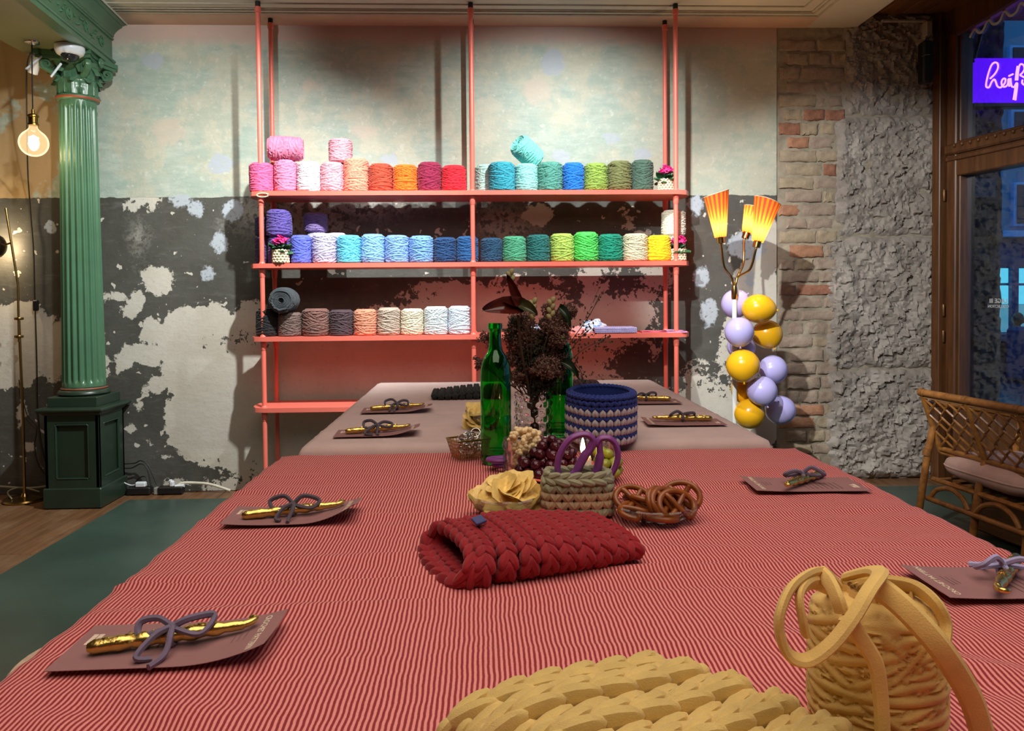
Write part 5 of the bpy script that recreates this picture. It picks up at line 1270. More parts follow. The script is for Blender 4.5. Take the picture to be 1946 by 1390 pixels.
for pts, lab in ((((1000, 640), (988, 590), (974, 540), (969, 517)), 'tallest willow catkin twig in the bouquet'), (((1010, 640), (1014, 610), (1012, 590), (1013, 572)), 'middle willow catkin twig in the bouquet'), (((1040, 640), (1046, 610), (1047, 590), (1048, 570)), 'right willow catkin twig in the bouquet')):
    t = thing('willow_twig', lab, 'twig', tuple(base)); w3 = [Vector((0, 0, 0)), Vector((-.005, 0, .09))] + [P(u, v, VY - .06) - base for u, v in pts]; q = MB(); path = bez(w3, 6); q.tube(path, .0016, 5); part('twig', q, M_STEM, t)
    for k in range(6):
        p = path[-1 - k * 2]; q = MB(); q.ell((0, 0, 0), (.0062, .0062, .0085), None, 10, 7); part('catkin', q, M_CAT, t, p + Vector((.004 * (-1) ** k, 0, 0)), (0, .4 * (-1) ** k, 0))
# anthurium: waxy dark red blade and upright spathe
M_ANT = mk('waxy_dark_red_leaf', lin(74, 26, 20), .16, var=.35, scale=18); M_ANTG = mk('waxy_olive_leaf', lin(58, 56, 26), .2, var=.3, scale=18)
t = thing('anthurium', 'waxy dark red anthurium with drooping blade above the green bottle', 'flower', tuple(base)); AY = VY - .08
q = MB(); path = bez([Vector((0, 0, 0)), Vector((-.01, -.01, .09)), P(990, 660, VY - .05) - base, P(985, 600, AY) - base], 6); q.tube(path, .0032, 7); part('stem', q, M_STEM, t)
def blade(p0, p1, p2, wd, dn):
    q = MB(); sp = bez([p0 - base, p1 - base, p2 - base], 8); n = len(sp)
    def fn(u, v):
        i = min(n - 1, int(v * (n - 1))); s = (u - .5) * 2; w_ = wd * (math.sin(PI * min(1, (.06 + .94 * v)) ** .7) ** .7 if v < 1 else 0); d = Vector(dn)
        return tuple(sp[i] + d * (s * w_) + Vector((0, .012 * (1 - s * s), .006 * s * s)))
    q.grid(fn, 11, n); q.grid(lambda u, v: tuple(np.array(fn(1 - u, v)) + (0, .002, 0)), 11, n); return q
part('spathe', blade(P(1000, 585, AY), P(955, 585, AY - .02), P(916, 592, AY - .04), .026, (.1, .55, .8)), M_ANT, t, smooth=60)
part('spathe', blade(P(990, 590, AY), P(978, 560, AY), P(964, 527, AY), .013, (.9, .4, .25)), M_ANT, t, smooth=60)
part('leaf', blade(P(985, 580, AY), P(1005, 588, AY - .02), P(1022, 601, AY - .03), .015, (.3, .5, .8)), M_ANTG, t, smooth=60)
part('leaf', blade(P(985, 585, AY), P(960, 574, AY), P(945, 575, AY + .01), .012, (.2, .8, .6)), M_ANTG, t, smooth=60)
for (u0, v0, u1, v1, lab) in ((1068, 690, 1100, 722, 'dark pointed leaf drooping at the right of the bouquet'), (1062, 585, 1085, 625, 'dark pointed leaf at the upper right of the bouquet')):
    t = thing('foliage_stem', lab, 'leaf', tuple(base)); q = MB(); e = P(u0, v0, VY - .05) - base; q.tube(bez([Vector((.01, 0, 0)), Vector((.012, -.005, .09)), e * .8 + Vector((0, 0, .02)), e], 6), .0016, 5); part('stem', q, M_STEM, t)
    part('leaf', blade(P(u0, v0, VY - .05), P((u0 + u1) / 2 + 3, (v0 + v1) / 2 - 4, VY - .06), P(u1, v1, VY - .06), .012, (.6, .6, .5)), mk('dark_green_leaf', lin(34, 52, 30), .3), t, smooth=60)

# ================================================================== blue and white crocheted basket
t = thing('crochet_basket', 'tall blue and grey-white striped crocheted basket', 'basket', (P(1142, 850, 1.842).x, 1.842, TZ + .0165), (math.radians(4), 0, 0))
RB, HB, NR = .0815, .116, 9
q = {0: MB(), 1: MB()}
q[0].lathe([(0, .002), (RB * .93, .002), (RB * .95, HB), (RB * .87, HB), (RB * .86, .02), (0, .012)], 48)
crochet_rings(q, lambda tt, s: ((RB - .002 + .001 * math.sin(tt * 40)) * math.cos(2 * PI * tt), (RB - .002) * math.sin(2 * PI * tt), .004 + (HB - .012) * s / NR + .0008 * math.sin(tt * 25)), NR, 30, lambda tt, j: (math.cos(2 * PI * tt), math.sin(2 * PI * tt), 0), lambda j: 1 if j in (0, 2, 4, 6) else 0, wd=.0056, ht=.0066, fat=.66, inv=lambda j: j in (0, 2, 4, 6))
for k in range(44):                                                           # rolled rim
    a = 2 * PI * k / 44
    for rr_, zz in ((RB * .99, HB - .002), (RB * .91, HB + .001)): q[0].lobe((rr_ * math.cos(a - .07), rr_ * math.sin(a - .07), zz - .002), (rr_ * math.cos(a + .09), rr_ * math.sin(a + .09), zz + .003), (math.cos(a), math.sin(a), .6), .006, .006, 7, 5)
part('blue_rounds', q[0], knit_mat('navy_blue_yarn', lin(22, 44, 120)), t); part('white_rounds', q[1], knit_mat('grey_white_yarn', lin(186, 178, 182)), t)

# ================================================================== small sage basket with scissors
bx, by = P(1097, 960, 1.262).x, 1.262
t = thing('crochet_basket', 'small sage and beige crocheted basket holding purple scissors', 'basket', (bx, by, TZ + .001)); q = {0: MB(), 1: MB()}; W2, H2 = .054, .064
def rsq(tt, s, k=1.0):
    a = 2 * PI * tt; c_, s_ = math.cos(a), math.sin(a); f = (abs(c_) ** 4 + abs(s_) ** 4) ** -.25
    return (k * W2 * (1.0 + .03 * math.sin(s)) * c_ * f, k * W2 * .50 * s_ * f, .004 + H2 * s / 5)
q[0].grid(lambda u, v: rsq(u, v * 5, .90), 48, 6, cu=True); q[0].grid(lambda u, v: rsq(1 - u, v * 5, .78), 48, 6, cu=True)
q[0].add([rsq(k / 48, .3, .9) for k in range(48)], [tuple(range(48))])
nrm_ = lambda tt, j: (math.cos(2 * PI * tt), math.sin(2 * PI * tt), 0)
crochet_rings(q, lambda tt, s: rsq(tt, s * 1.02), 4, 20, nrm_, lambda j: 1 if j in (1, 2) else 0, wd=.0070, ht=.0072, fat=.68)
path = [rsq(k / 60, 4.75) for k in range(61)]; nn = [(math.cos(2 * PI * k / 60), math.sin(2 * PI * k / 60), .45) for k in range(61)]
braid(q[0], path, nn, .0110, .0066, .0190)
part('sage_yarn', q[0], knit_mat('sage_yarn', lin(150, 146, 116)), t); part('beige_yarn', q[1], knit_mat('beige_yarn', lin(180, 152, 116)), t)
# scissors
M_PURP = mk('purple_plastic', lin(132, 66, 138), .34, var=.05); M_STEEL = mk('steel', (.6, .6, .6), .22, 1.0)
def W(u, v, Y=1.262): return P(u, v, Y)
sc_o = Vector((bx, by, TZ + .012))
t = thing('scissors', 'purple-handled scissors standing in the small sage basket', 'scissors', tuple(sc_o), group='purple scissors')
def hl(pts, r, Y, closed=True):
    q = MB(); pth = [p - sc_o for p in bez([W(u, v, Y) for u, v in pts], 6, closed)]; q.tube(pth, r, 10, closed=closed, up=(0, 1, 0), flat=1.25); return q
Y1, Y2 = 1.256, 1.268
q = hl([(1062, 905), (1060, 880), (1070, 852), (1088, 832), (1112, 826), (1127, 836), (1124, 852), (1112, 868), (1100, 888), (1088, 902), (1074, 908)], .0055, Y1)
q.tube([p - sc_o for p in bez([W(1127, 838, Y1), W(1116, 858, Y1), W(1101, 885, Y1), W(1091, 912, Y1), W(1088, 945, Y1)], 5)], [.0056] * 6 + [.0074] * 15, 10, up=(0, 1, 0)); part('handle', q, M_PURP, t)
q = hl([(1133, 846), (1142, 834), (1158, 834), (1170, 846), (1174, 868), (1168, 890), (1156, 908), (1144, 914), (1136, 912)], .0055, Y2, False)
q.tube([p - sc_o for p in bez([W(1138, 838, Y2), W(1140, 862, Y2), W(1137, 885, Y2), W(1129, 910, Y2), W(1118, 945, Y2)], 5)], [.0056] * 6 + [.0074] * 15, 10, up=(0, 1, 0))
q.tube([p - sc_o for p in bez([W(1156, 908, Y2), W(1142, 916, Y2), W(1124, 918, Y2), W(1112, 940, Y2)], 5)], .0045, 8, up=(0, 1, 0)); q.tube([W(1122, 842, Y1) - sc_o, W(1136, 846, Y2) - sc_o], .004, 8); part('handle', q, M_PURP, t)
q = MB(); q.tube([p - sc_o for p in bez([W(1064, 902, Y1), W(1078, 915, Y1), W(1092, 935, Y1)], 5)], .0048, 8); part('handle_bridge', q, M_PURP, t)
for (u, Y) in ((1098, Y1), (1106, Y2)):
    q = MB(); a = W(u, 935, Y) - sc_o; q.prism([(-.006, 0), (.006, 0), (.003, -a.z + .0), (-.001, -a.z)], -.0008, .0008, np.array([(1, 0, 0), (0, 0, 1), (0, -1, 0)]).T); q.v[-1] += np.array(a); part('blade', q, M_STEEL, t, smooth=False)
# second pair lying behind the jar
c0 = T(940, 880) ; t = thing('scissors', 'purple-handled scissors lying beside the green bottle', 'scissors', (c0.x, 1.60, TZ + .010), group='purple scissors')
for g, (dx, dz) in ((0, (-.012, .012)), (1, (0, .0))):
    q = MB(); q.tube([Vector((dx + .028 + .030 * math.cos(a), .004 + g * .004 + .016 * math.sin(a), dz)) for a in np.linspace(0, 2 * PI, 24)[:-1]], .0062, 8, closed=True, flat=.8); q.tube([(dx + .055, .006, dz), (.095, .01, .002)], .005, 8); part('handle', q, M_PURP, t)
q = MB(); q.box((.13, .012, -.002), (.09, .012, .0016)); part('blade', q, M_STEEL, t, smooth=False)

# ================================================================== candle and tumbler of seeds
cdx, cdy = P(1112, 900, 1.375).x, 1.375
t = thing('candle', 'lit white candle burning behind the purple scissors', 'candle', (cdx, cdy, TZ + .001)); zt_ = P(1114, 867, cdy).z - TZ
q = MB(); q.lathe([(0, 0), (.020, 0), (.020, .010), (.015, .014), (.0, .014)], 24); part('holder', q, M_BLK, t)
def wax():
    m = NT('candle_wax'); n = m.noise(m.obj(), 20, 2); m.bsdf(m.mix(n, (.86, .78, .60), (.9, .82, .66)), .4, 0, None, **{'Subsurface Weight': .6, 'Subsurface Radius': (.02, .012, .006), 'Subsurface Scale': .6}); return m.m
q = MB(); q.lathe([(0, .012), (.0125, .012), (.0118, zt_ - .006), (.010, zt_ - .001), (.006, zt_ - .002), (0, zt_ - .003)], 24); part('wax', q, wax(), t)
q = MB(); q.tube([(0, 0, zt_ - .004), (.0005, 0, zt_ + .006)], .0008, 5); part('wick', q, M_BLK, t)
q = MB(); q.lathe([(0, zt_ + .002), (.0032, zt_ + .006), (.0045, zt_ + .012), (.0038, zt_ + .020), (.0018, zt_ + .029), (0, zt_ + .034)], 16, (-.004, 0, 0)); part('flame', q, glow('candle_flame', (1.0, .66, .26), 30), t)
lamp('candle_light', 'POINT', (cdx - .004, cdy, TZ + zt_ + .016), .30, (1, .58, .22), shadow_soft_size=.006)
sx, sy = P(1134, 880, 1.675).x, 1.655
t = thing('tumbler', 'small glass tumbler filled with brown seeds behind the scissors', 'glass', (sx, sy, TZ + .001)); q = MB(); q.lathe([(0, 0), (.036, 0), (.040, .004), (.041, .052), (.0385, .052), (.0375, .006), (0, .005)], 40, cap=False); part('glass_body', q, M_GLS, t)
q = MB(); rs = random.Random(5)
q.lathe([(0, .007), (.0355, .007), (.036, .036), (0, .040)], 24)
for k in range(420):
    a = rs.uniform(0, 2 * PI); z = rs.uniform(.010, .040); rr_ = .0355 if z < .036 else rs.uniform(0, .035); q.ell((rr_ * math.cos(a), rr_ * math.sin(a), z), (.0022, .0014, .0013), rotm(rs.random() * 3, rs.random() * 3, rs.random() * 3), 5, 3)
sd_ = part('seeds', q, mk('brown_seeds', lin(122, 92, 78), .7, var=.4, scale=240), t); sd_['kind'] = 'stuff'

# ================================================================== jar of popcorn
jx, jy = P(997, 890, 1.545).x, 1.545
bubble_vessel('jar', 'bubbled clear glass jar full of popcorn', 'jar', jx, jy, TZ, .046, .076, 3, 10)
rp = random.Random(21); M_POP = mk('popcorn', lin(232, 206, 160), .8, var=.16, scale=90)
PM = []
for s in range(4):
    q = MB(); r2 = random.Random(s)
    for k in range(7):
        d = Vector((r2.gauss(0, 1), r2.gauss(0, 1), r2.gauss(0, 1))).normalized() * .0055; q.ell(d, (r2.uniform(.0045, .0065),) * 3, None, 7, 5)
    PM.append(q.mesh('popcorn', M_POP, True))
placed = []
for lay in range(7):
    for k in range(9):
        a = k * 2 * PI / 9 + lay * .5; rr_ = .026 if k % 3 else .012; z = .016 + lay * .0115
        if lay >= 5 and k % 2 == 0: continue
        placed.append((rr_ * math.cos(a), rr_ * math.sin(a), z))
placed += [(.0, .0, .094), (.014, -.010, .092), (-.012, .008, .092)]
for p in placed:
    top = p[2] > .072; o = link('popcorn', PM[rp.randrange(4)], None, (jx + p[0], jy + p[1], TZ + p[2]), (rp.random() * 6, rp.random() * 6, rp.random() * 6))
    tag(o, 'piece of popcorn heaped above the jar rim' if top else 'piece of popcorn inside the bubbled jar', 'popcorn', 'popcorn above the jar rim' if top else 'popcorn inside the jar')

# ================================================================== grapes on a pink plate
gx, gy = P(1078, 910, 1.515).x, 1.515
t = thing('plate', 'salmon pink plate under the grapes', 'plate', (gx, gy, TZ + .001)); q = MB(); q.lathe([(0, .002), (.055, 0), (.060, .002), (.100, .013), (.103, .015), (.099, .017), (.060, .007), (0, .006)], 48, cap=False); part('dish', q, mk('salmon_glaze', lin(206, 104, 88), .25), t)
M_GRR = mk('dark_red_grape', lin(70, 20, 34), .18, var=.4, scale=30); M_GRG = mk('green_grape', lin(150, 158, 56), .2, var=.25, scale=30, **{'Subsurface Weight': .2, 'Subsurface Radius': (.01, .01, .004)})
qg = MB(); qg.ell((0, 0, 0), (.0105, .0105, .0118), None, 16, 10); GR = qg.mesh('grape', M_GRR, True); GG = qg.mesh('grape', M_GRG, True)
def bunch(label, me, cx, cy, spots, seed):
    t = thing('grape_bunch', label, 'grapes', (cx, cy, TZ + .009)); r2 = random.Random(seed); q = MB()
    for (x, y, z) in spots:
        o = link('grape', me, t, (x + r2.uniform(-.002, .002), y + r2.uniform(-.002, .002), z), (r2.random() * 3, r2.random() * 3, 0)); s = r2.uniform(.92, 1.12); o.scale = (s, s, s)
        q.tube([(x * .4, y * .4, z * .7), (x, y, z)], .0012, 4)
    part('stalk', q, mk('grape_stalk', lin(96, 84, 40), .7), t)
sp_ = []
for lay, (rad, n, z) in enumerate(((.050, 13, .012), (.028, 8, .013), (.042, 11, .029), (.022, 6, .030), (.033, 8, .046), (.012, 3, .047), (.020, 5, .061), (.004, 1, .071))):
    for k in range(n):
        a = 2 * PI * k / n + lay * .37; sp_.append((rad * math.cos(a) * 1.15 + (.012 if z > .04 else 0), rad * math.sin(a) * .9, z))
bunch('heap of dark red grapes on the pink plate', GR, gx - .040, gy - .01, sp_, 3)
sp_ = [(.022, -.02, .012), (.002, -.03, .012), (.030, .004, .012), (.010, -.005, .013), (-.012, -.014, .013), (.024, .026, .013), (.004, .018, .013), (.020, -.012, .030), (.002, -.018, .030), (.012, .008, .031), (.028, -.002, .030), (.010, -.006, .047), (-.006, .004, .032), (.0, .01, .048), (-.01, -.004, .05)]
bunch('small bunch of green grapes at the right of the plate', GG, gx + .068, gy - .028, sp_, 4)

# ================================================================== glass bowls with crisps and pretzels
def bowl(label, x, y, z, R, H, lobes, oval=1.0, rz=0, group=None):
    t = thing('glass_bowl', label, 'bowl', (x, y, z + .001), (0, 0, rz), group); q = MB(); nu = 72
    def fn(u, v, th=0):
        a = u * 2 * PI; k = v ** .8; r = (R * (.55 + .45 * k) - th) * (1 + .045 * math.cos(lobes * a) * k); return (r * math.cos(a) * oval, r * math.sin(a), .002 + th * .8 + (H - .002) * v ** 1.25 * (1 + .05 * math.cos(lobes * a) * v))
    q.grid(fn, nu, 12, cu=True); q.grid(lambda u, v: fn(1 - u, v, .0028), nu, 12, cu=True)
    a_ = [fn(k / nu, 1) for k in range(nu)] + [fn(k / nu, 1, .0028) for k in range(nu)]; q.add(a_, [(k, (k + 1) % nu, nu + (k + 1) % nu, nu + k) for k in range(nu)])
    q.add([fn(k / nu, 0) for k in range(nu)], [tuple(range(nu))[::-1]]); q.add([fn(k / nu, 0, .0028) for k in range(nu)], [tuple(range(nu))]); part('glass_body', q, M_GLS, t, smooth=60); return t
M_CHIP = mk('potato_crisp', lin(242, 204, 118), .45, var=.18, scale=60, bump=.25, bscale=160)
CHM = []
for s in range(5):
    q = MB(); r2 = random.Random(40 + s); k1, k2, ph = r2.uniform(9, 16), r2.uniform(-10, 10), r2.uniform(0, 3)
    def fc(u, v, dz=0):
        a = u * 2 * PI; r = v * .0275 * (1 + .16 * math.sin(2 * a + ph) + .10 * math.sin(5 * a + ph * 3)); x, y = r * math.cos(a), r * math.sin(a)
        return (x * 1.15, y, (k1 * x * x + k2 * y * y * .6) * .7 + .0012 * math.sin(x * 500 + ph) + dz)
    q.grid(lambda u, v: fc(u, v, .0006), 22, 6, cu=True); q.grid(lambda u, v: fc(1 - u, v, -.0006), 22, 6, cu=True); CHM.append(q.mesh('potato_crisp', M_CHIP, 70))
def crisps(x, y, z, R, n, H, label, grp, seed):
    r2 = random.Random(seed)
    for k in range(n):
        lv = k / n; a = k * 2.4; rr_ = R * (.80 - .62 * lv) * (.55 + .45 * r2.random()); zz = z + .012 + lv * H
        o = link('potato_crisp', CHM[k % 5], None, (x + rr_ * math.cos(a), y + rr_ * math.sin(a), zz), (r2.uniform(.15, .95), r2.uniform(-.5, .5), r2.uniform(-.8, .8))); s = r2.uniform(.8, 1.15); o.scale = (s, s, s)
        tag(o, label, 'crisp', grp)
cx_, cy_ = P(961, 970, 1.262).x, 1.262
bowl('scalloped clear glass bowl of golden crisps left of the sage basket', cx_, cy_, TZ, .060, .036, 8); crisps(cx_, cy_, TZ, .058, 30, .044, 'golden crisp in the bowl left of the sage basket', 'crisps in the near bowl', 1)
c = P(918, 815, 2.02); bowl('scalloped glass bowl of crisps behind the green bottle', c.x, 2.02, UZ, .046, .045, 8); crisps(c.x - .004, 2.02, UZ, .040, 16, .042, 'crisp in the bowl behind the green bottle', 'crisps in the far bowl', 2)
px_, py_ = P(1246, 985, 1.225).x, 1.225
bowl('low oval scalloped glass dish of pretzels', px_, py_, TZ, .056, .024, 12, 1.22, -.1)
M_PRZ = mk('pretzel_crust', lin(140, 76, 30), .3, var=.35, scale=40)
q = MB(); R0 = .031
arcp = [(R0 * math.sin(a), -R0 * .80 * math.cos(a), 0) for a in np.linspace(.62, 2 * PI - .62, 26)]
arcp = [(.004, .010, .003)] + [(.010, -.004, .003)][:0] + arcp
tw1 = bez([(R0 * math.sin(.62), -R0 * .8 * math.cos(.62), 0), (.006, -.010, .002), (-.003, .000, .003), (-.013, .014, .002), (-.017, .0185, 0)], 5); tw2 = [Vector((-p.x, p.y, -p.z + .001)) for p in tw1]
loop = [(R0 * math.sin(a), -R0 * .80 * math.cos(a), 0) for a in np.linspace(.62, 2 * PI - .62, 28)]
q.tube(loop, .0050, 8); q.tube(tw1, .0046, 8); q.tube(tw2, .0046, 8); PZ = q.mesh('pretzel', M_PRZ, True)
for k, (dx, dy, dz, rx, ry, rz) in enumerate(((-.034, .010, .032, .75, .1, .15), (-.032, -.012, .020, .25, -.05, .6), (.006, -.004, .029, 1.15, .2, .75), (.016, -.012, .030, 1.0, .2, .5), (.030, -.020, .029, .95, .1, .25), (.044, .010, .034, 1.1, -.1, -.2), (-.020, .022, .024, .5, .2, 2.0), (.0, -.022, .013, .1, .0, 2.4))):
    o = link('pretzel', PZ, None, (px_ + dx, py_ + dy, TZ + dz), (rx, ry, rz)); tag(o, 'glossy brown pretzel in the oval glass dish', 'pretzel', 'pretzels in the oval dish')

# ================================================================== wire basket of key rings
kx, ky = P(890, 862, 1.715).x, 1.722
M_WIRE = mk('brass_wire', lin(176, 146, 82), .3, 1.0)
t = thing('wire_basket', 'small brass wire basket full of metal rings left of the green bottle', 'basket', (kx, ky, TZ + .003), (0, 0, math.radians(28)))
ha, hb, hz = .040, .030, .042
def wb(f, g): k = .74 + .26 * g; return k
q = MB()
for g in np.linspace(0, 1, 6):
    k = wb(0, g); a, b = ha * k, hb * k; q.tube(bez([(-a, -b, hz * g), (a, -b, hz * g), (a, b, hz * g), (-a, b, hz * g)], 1, True), .0008 if g < 1 else .0022, 6, closed=True)
for s in (-1, 1):
    for f in np.linspace(-1, 1, 11): q.tube([(f * ha * .74, s * hb * .74, 0), (f * ha, s * hb, hz)], .0008, 5); q.tube([(s * ha * .74, f * hb * .74, 0), (s * ha, f * hb, hz)], .0008, 5)
for f in np.linspace(-1, 1, 9): q.tube([(f * ha * .74, -hb * .74, 0), (f * ha * .74, hb * .74, 0)], .0008, 5)
part('wire_mesh', q, M_WIRE, t)
q = MB(); q.tube([(.0105 * math.cos(a), .0105 * math.sin(a), 0) for a in np.linspace(0, 2 * PI, 22)[:-1]], .0017, 7, closed=True); RG = q.mesh('key_ring', mk('nickel', (.62, .60, .56), .16, 1.0), True)
r2 = random.Random(8)
for k in range(22):
    a = k * 2.4; rr_ = .022 * math.sqrt((k % 8 + .5) / 8); ca, sa = math.cos(math.radians(28)), math.sin(math.radians(28)); x, y = rr_ * math.cos(a) * 1.1, rr_ * math.sin(a) * .75
    o = link('key_ring', RG, None, (kx + x * ca - y * sa, ky + x * sa + y * ca, TZ + .014 + .0020 * k), (r2.uniform(-1.0, 1.0), r2.uniform(-.9, .9), r2.random() * 6)); tag(o, 'small metal ring in the brass wire basket', 'ring', 'metal rings in the wire basket')

# ================================================================== crocheted pouches
def pouch(name, label, A, Bv, Cv, thick, rows, n, mat, lip=0, wd=.0072, ht=.0065, step=None):
    """flat bag: A = mouth centre, Bv = axis vector to the closed end, Cv = half-width vector across"""
    A, Bv, Cv = Vector(A), Vector(Bv), Vector(Cv); t = thing(name, label, 'crochet work', tuple(A)); q = MB(); up = Vector((0, 0, 1))
    def ring(tt, s, k=1.0):
        a = 2 * PI * tt; f = s / rows; c_, s_ = math.cos(a), math.sin(a); ex = lambda z, p: math.copysign(abs(z) ** p, z)
        w_ = (1 - .10 * max(0, f - .8) / .2) * k; th = thick * (1.0 + (.25 if f < .12 else 0) - .35 * max(0, f - .75) / .25) * k
        zz = thick * 1.02 + ex(s_, .75) * th * .96 + .006 * math.sin(f * 5) * (s_ > 0)
        return Bv * f + Cv * (ex(c_, .8) * w_) + up * max(.002, zz)
    if lip:
        ring0 = ring
        def ring(tt, s, k=1.0):
            p = ring0(tt, s, k); g = (1 - math.sin(2 * PI * tt)) / 2; f = max(0, 1 - s / rows / .4); return p - Bv.normalized() * (lip * g * f * f) - Vector((0, 0, .5 * lip * f * f * (1 - g) * .25))
    q.grid(lambda u, v: ring(u, v * rows, .90), 40, rows + 1, cu=True); q.grid(lambda u, v: ring(1 - u, v * rows * .9, .80), 40, rows + 1, cu=True)
    q.add([tuple(ring(k / 40, rows, .9)) for k in range(40)], [tuple(range(40))])
    bn = Bv.normalized(); cn = Cv.normalized()
    def nrm(tt, j): a = 2 * PI * tt; v_ = cn * math.cos(a) * .6 + up * math.sin(a); return tuple(v_.normalized())
    for j in range(rows):                              # each row a chunky braid running round the bag
        pth = [tuple(ring(k / 72, j + .5)) for k in range(73)]; nn = [nrm(k / 72, j) for k in range(73)]
        braid(q, pth, nn, wd * 1.15, ht, step or wd * 2.1)
    pth = [tuple(ring(k / 72, .0, .98)) for k in range(73)]; braid(q, pth, [nrm(k / 72, 0) for k in range(73)], wd * 1.1, ht, wd * 2.0)
    part('crocheted_body', q, mat, t); return t
M_REDK = knit_mat('scarlet_yarn', lin(146, 4, 22))
mouth, end = (T(842, 1072, .765) + T(960, 1008, .765)) / 2 , None
A0 = T(868, 1062, .765); axis = Vector((.222, .070, 0)); hw = Vector((-.030, .082, 0))
t = pouch('crochet_pouch', 'scarlet crocheted pouch lying in the middle of the striped cloth', (A0.x + .006, A0.y + .020, TZ + .001), axis, hw, .017, 9, 26, M_REDK, .036, wd=.0112, ht=.0105, step=.017)
q = MB(); q.box((.024, .012, .056), (.016, .020, .004), R=rotm(.15, -.2, .4), bev=.001); part('blue_tag', q, mk('blue_felt_tag', lin(70, 74, 120), .8), t, smooth=False)
c = T(870, 757, UZ); pouch('crochet_pouch', 'black crocheted pouch lying on the pale cloth behind the bottle', (c.x + .17, c.y + .03, UZ + .001), (-.26, .0, 0), (0, .08, 0), .014, 11, 22, knit_mat('black_yarn', lin(26, 28, 26)), wd=.0078, ht=.007)
c = T(1125, 748, UZ); pouch('crochet_pouch', 'dark maroon crocheted pouch on the pale cloth behind the blue basket', (c.x + .02, c.y + .05, UZ + .001), (-.20, .0, 0), (0, .07, 0), .014, 9, 20, knit_mat('maroon_yarn', lin(60, 26, 34)), wd=.0078, ht=.007)

# ================================================================== yellow crochet and its yarn cone
M_YEL = knit_mat('butter_yellow_yarn', lin(214, 184, 112), .10); M_YELC = knit_mat('butter_yellow_yarn_pale', lin(224, 186, 106), .08)
L0, L1 = T(893, 1340, .775), T(1225, 1250, .775); e1 = (L1 - L0); e1.z = 0; Ly = e1.length; e1.normalize(); e2 = Vector((e1.y, -e1.x, 0))    # rows run along e1, stacked along e2 towards the viewer
t = thing('crochet_piece', 'butter yellow crocheted piece in progress at the near edge', 'crochet work', (L0.x, L0.y, TZ + .001)); q = MB(); ro = Vector((L0.x, L0.y, TZ + .001))
rows, th = 12, .024
def yp(s, r):                                         # s: metres along the row, r: row number
    f = s / .25
    sh = .0105 * r * .55
    edge = min(1, (s + .018) / .05) if s < .032 else 1
    z = th * math.sin(min(1, max(.05, (r + 1.2) / 3.0)) * PI / 2) * (edge ** .5 if edge > 0 else 0) + .004 * math.sin(s * 22 + r * .4) + .006 * max(0, 1 - abs(r - 5) / 6)
    return e1 * (s + sh * .8) + Vector((0, 0, .0045 * (-1) ** int(r))) * (1 if abs(r - round(r)) < .01 else 0) + e2 * (r * .0215 + .008 * math.sin(s * 9)) + Vector((0, 0, max(.004, z)))
q.grid(lambda u, v: tuple(yp(u * (Ly + .02) - .006, v * (rows - 1)) - Vector((0, 0, .017))), 30, rows); q.grid(lambda u, v: tuple(Vector((1, 1, 0)) * 0 + (lambda p: Vector((p.x, p.y, .002)))(yp((1 - u) * (Ly + .02) - .006, v * (rows - 1)))), 30, rows)
for r in range(rows):
    rl = Ly + .012 + .003 * math.sin(r * 2.1)
    pth = [tuple(yp(-.020 + k / 40 * (rl + .02), r)) for k in range(41)]; braid(q, pth, [(0, 0, 1)] * 41, .0122, .0118, .0345 if r < 6 else .028, .57)
    pth = [tuple(yp(.0 + k / 40 * rl, r + .5) - Vector((0, 0, .004))) for k in range(41)]
    for k in range(int(rl / .0125)):
        p = yp(k * .0125 + .004, r + .5); q.ell(p - Vector((0, 0, .007)), (.0070, .0060, .0062), rotm(0, 0, k * 1.3), 7, 5)
for r in range(rows):                                 # long stitches turning over the left edge
    for k in range(2):
        a = yp(-.016 + k * .010, r + .5 * k); q.lobe(a + Vector((0, 0, .006)), (a.x - .012 * e1.x, a.y - .012 * e1.y, .004), tuple(-e1 + Vector((0, 0, .5))), .0060, .0065, 8, 6, .6)
    a = yp(Ly + .016, r); q.ell(a - Vector((0, 0, .002)), (.0085, .0078, .0085), None, 8, 6); q.ell(a + e1 * .006 - Vector((0, 0, .010)), (.0075, .0075, .0085), None, 8, 6)
part('stitches', q, M_YEL, t); q = MB(); a = yp(Ly + .012, -.2); q.tube(bez([a - e1 * .03, a, a + e1 * .016 + Vector((0, 0, .004)), a + e1 * .022 - Vector((0, 0, .006))], 5), .0048, 8); part('yarn_end', q, mk('pale_yarn_tip', lin(222, 186, 150), .8), t)
YX, YY = P(1664, 1200, .615).x, .615
t = thing('yarn_cone', 'large butter yellow yarn cone with loose strands at the near right', 'yarn cone', (YX, YY, TZ + .001))
q = cone_mesh(31, .0545, .120, 128, 64, .45, True); part('wound_yarn', q, M_YELC, t, smooth=60)
yo = Vector((YX, YY, TZ + .001))
def strand(pts, w_=.0058, n=8): q = MB(); q.tube([p - yo for p in bez([P(u, v, Y) for u, v, Y in pts], n)], w_ * 1.22, 8, flat=.55, up=(0, 1, 0)); return part('loose_strand', q, M_YELC, t)
strand([(1600, 1135, .63), (1560, 1092, .60), (1510, 1112, .565), (1484, 1160, .55), (1482, 1205, .547), (1500, 1245, .547), (1535, 1255, .545), (1580, 1225, .543), (1620, 1175, .545), (1650, 1125, .555), (1672, 1092, .575), (1655, 1085, .60), (1610, 1096, .63)])
strand([(1580, 1120, .62), (1545, 1108, .585), (1520, 1130, .56), (1524, 1175, .553), (1530, 1205, .555)], .0050)
strand([(1560, 1090, .60), (1578, 1110, .575), (1592, 1140, .56), (1600, 1165, .557)], .0055)
strand([(1606, 1170, .551), (1640, 1220, .550), (1664, 1262, .549), (1672, 1310, .549), (1676, 1360, .549), (1677, 1395, .549)], .0050)
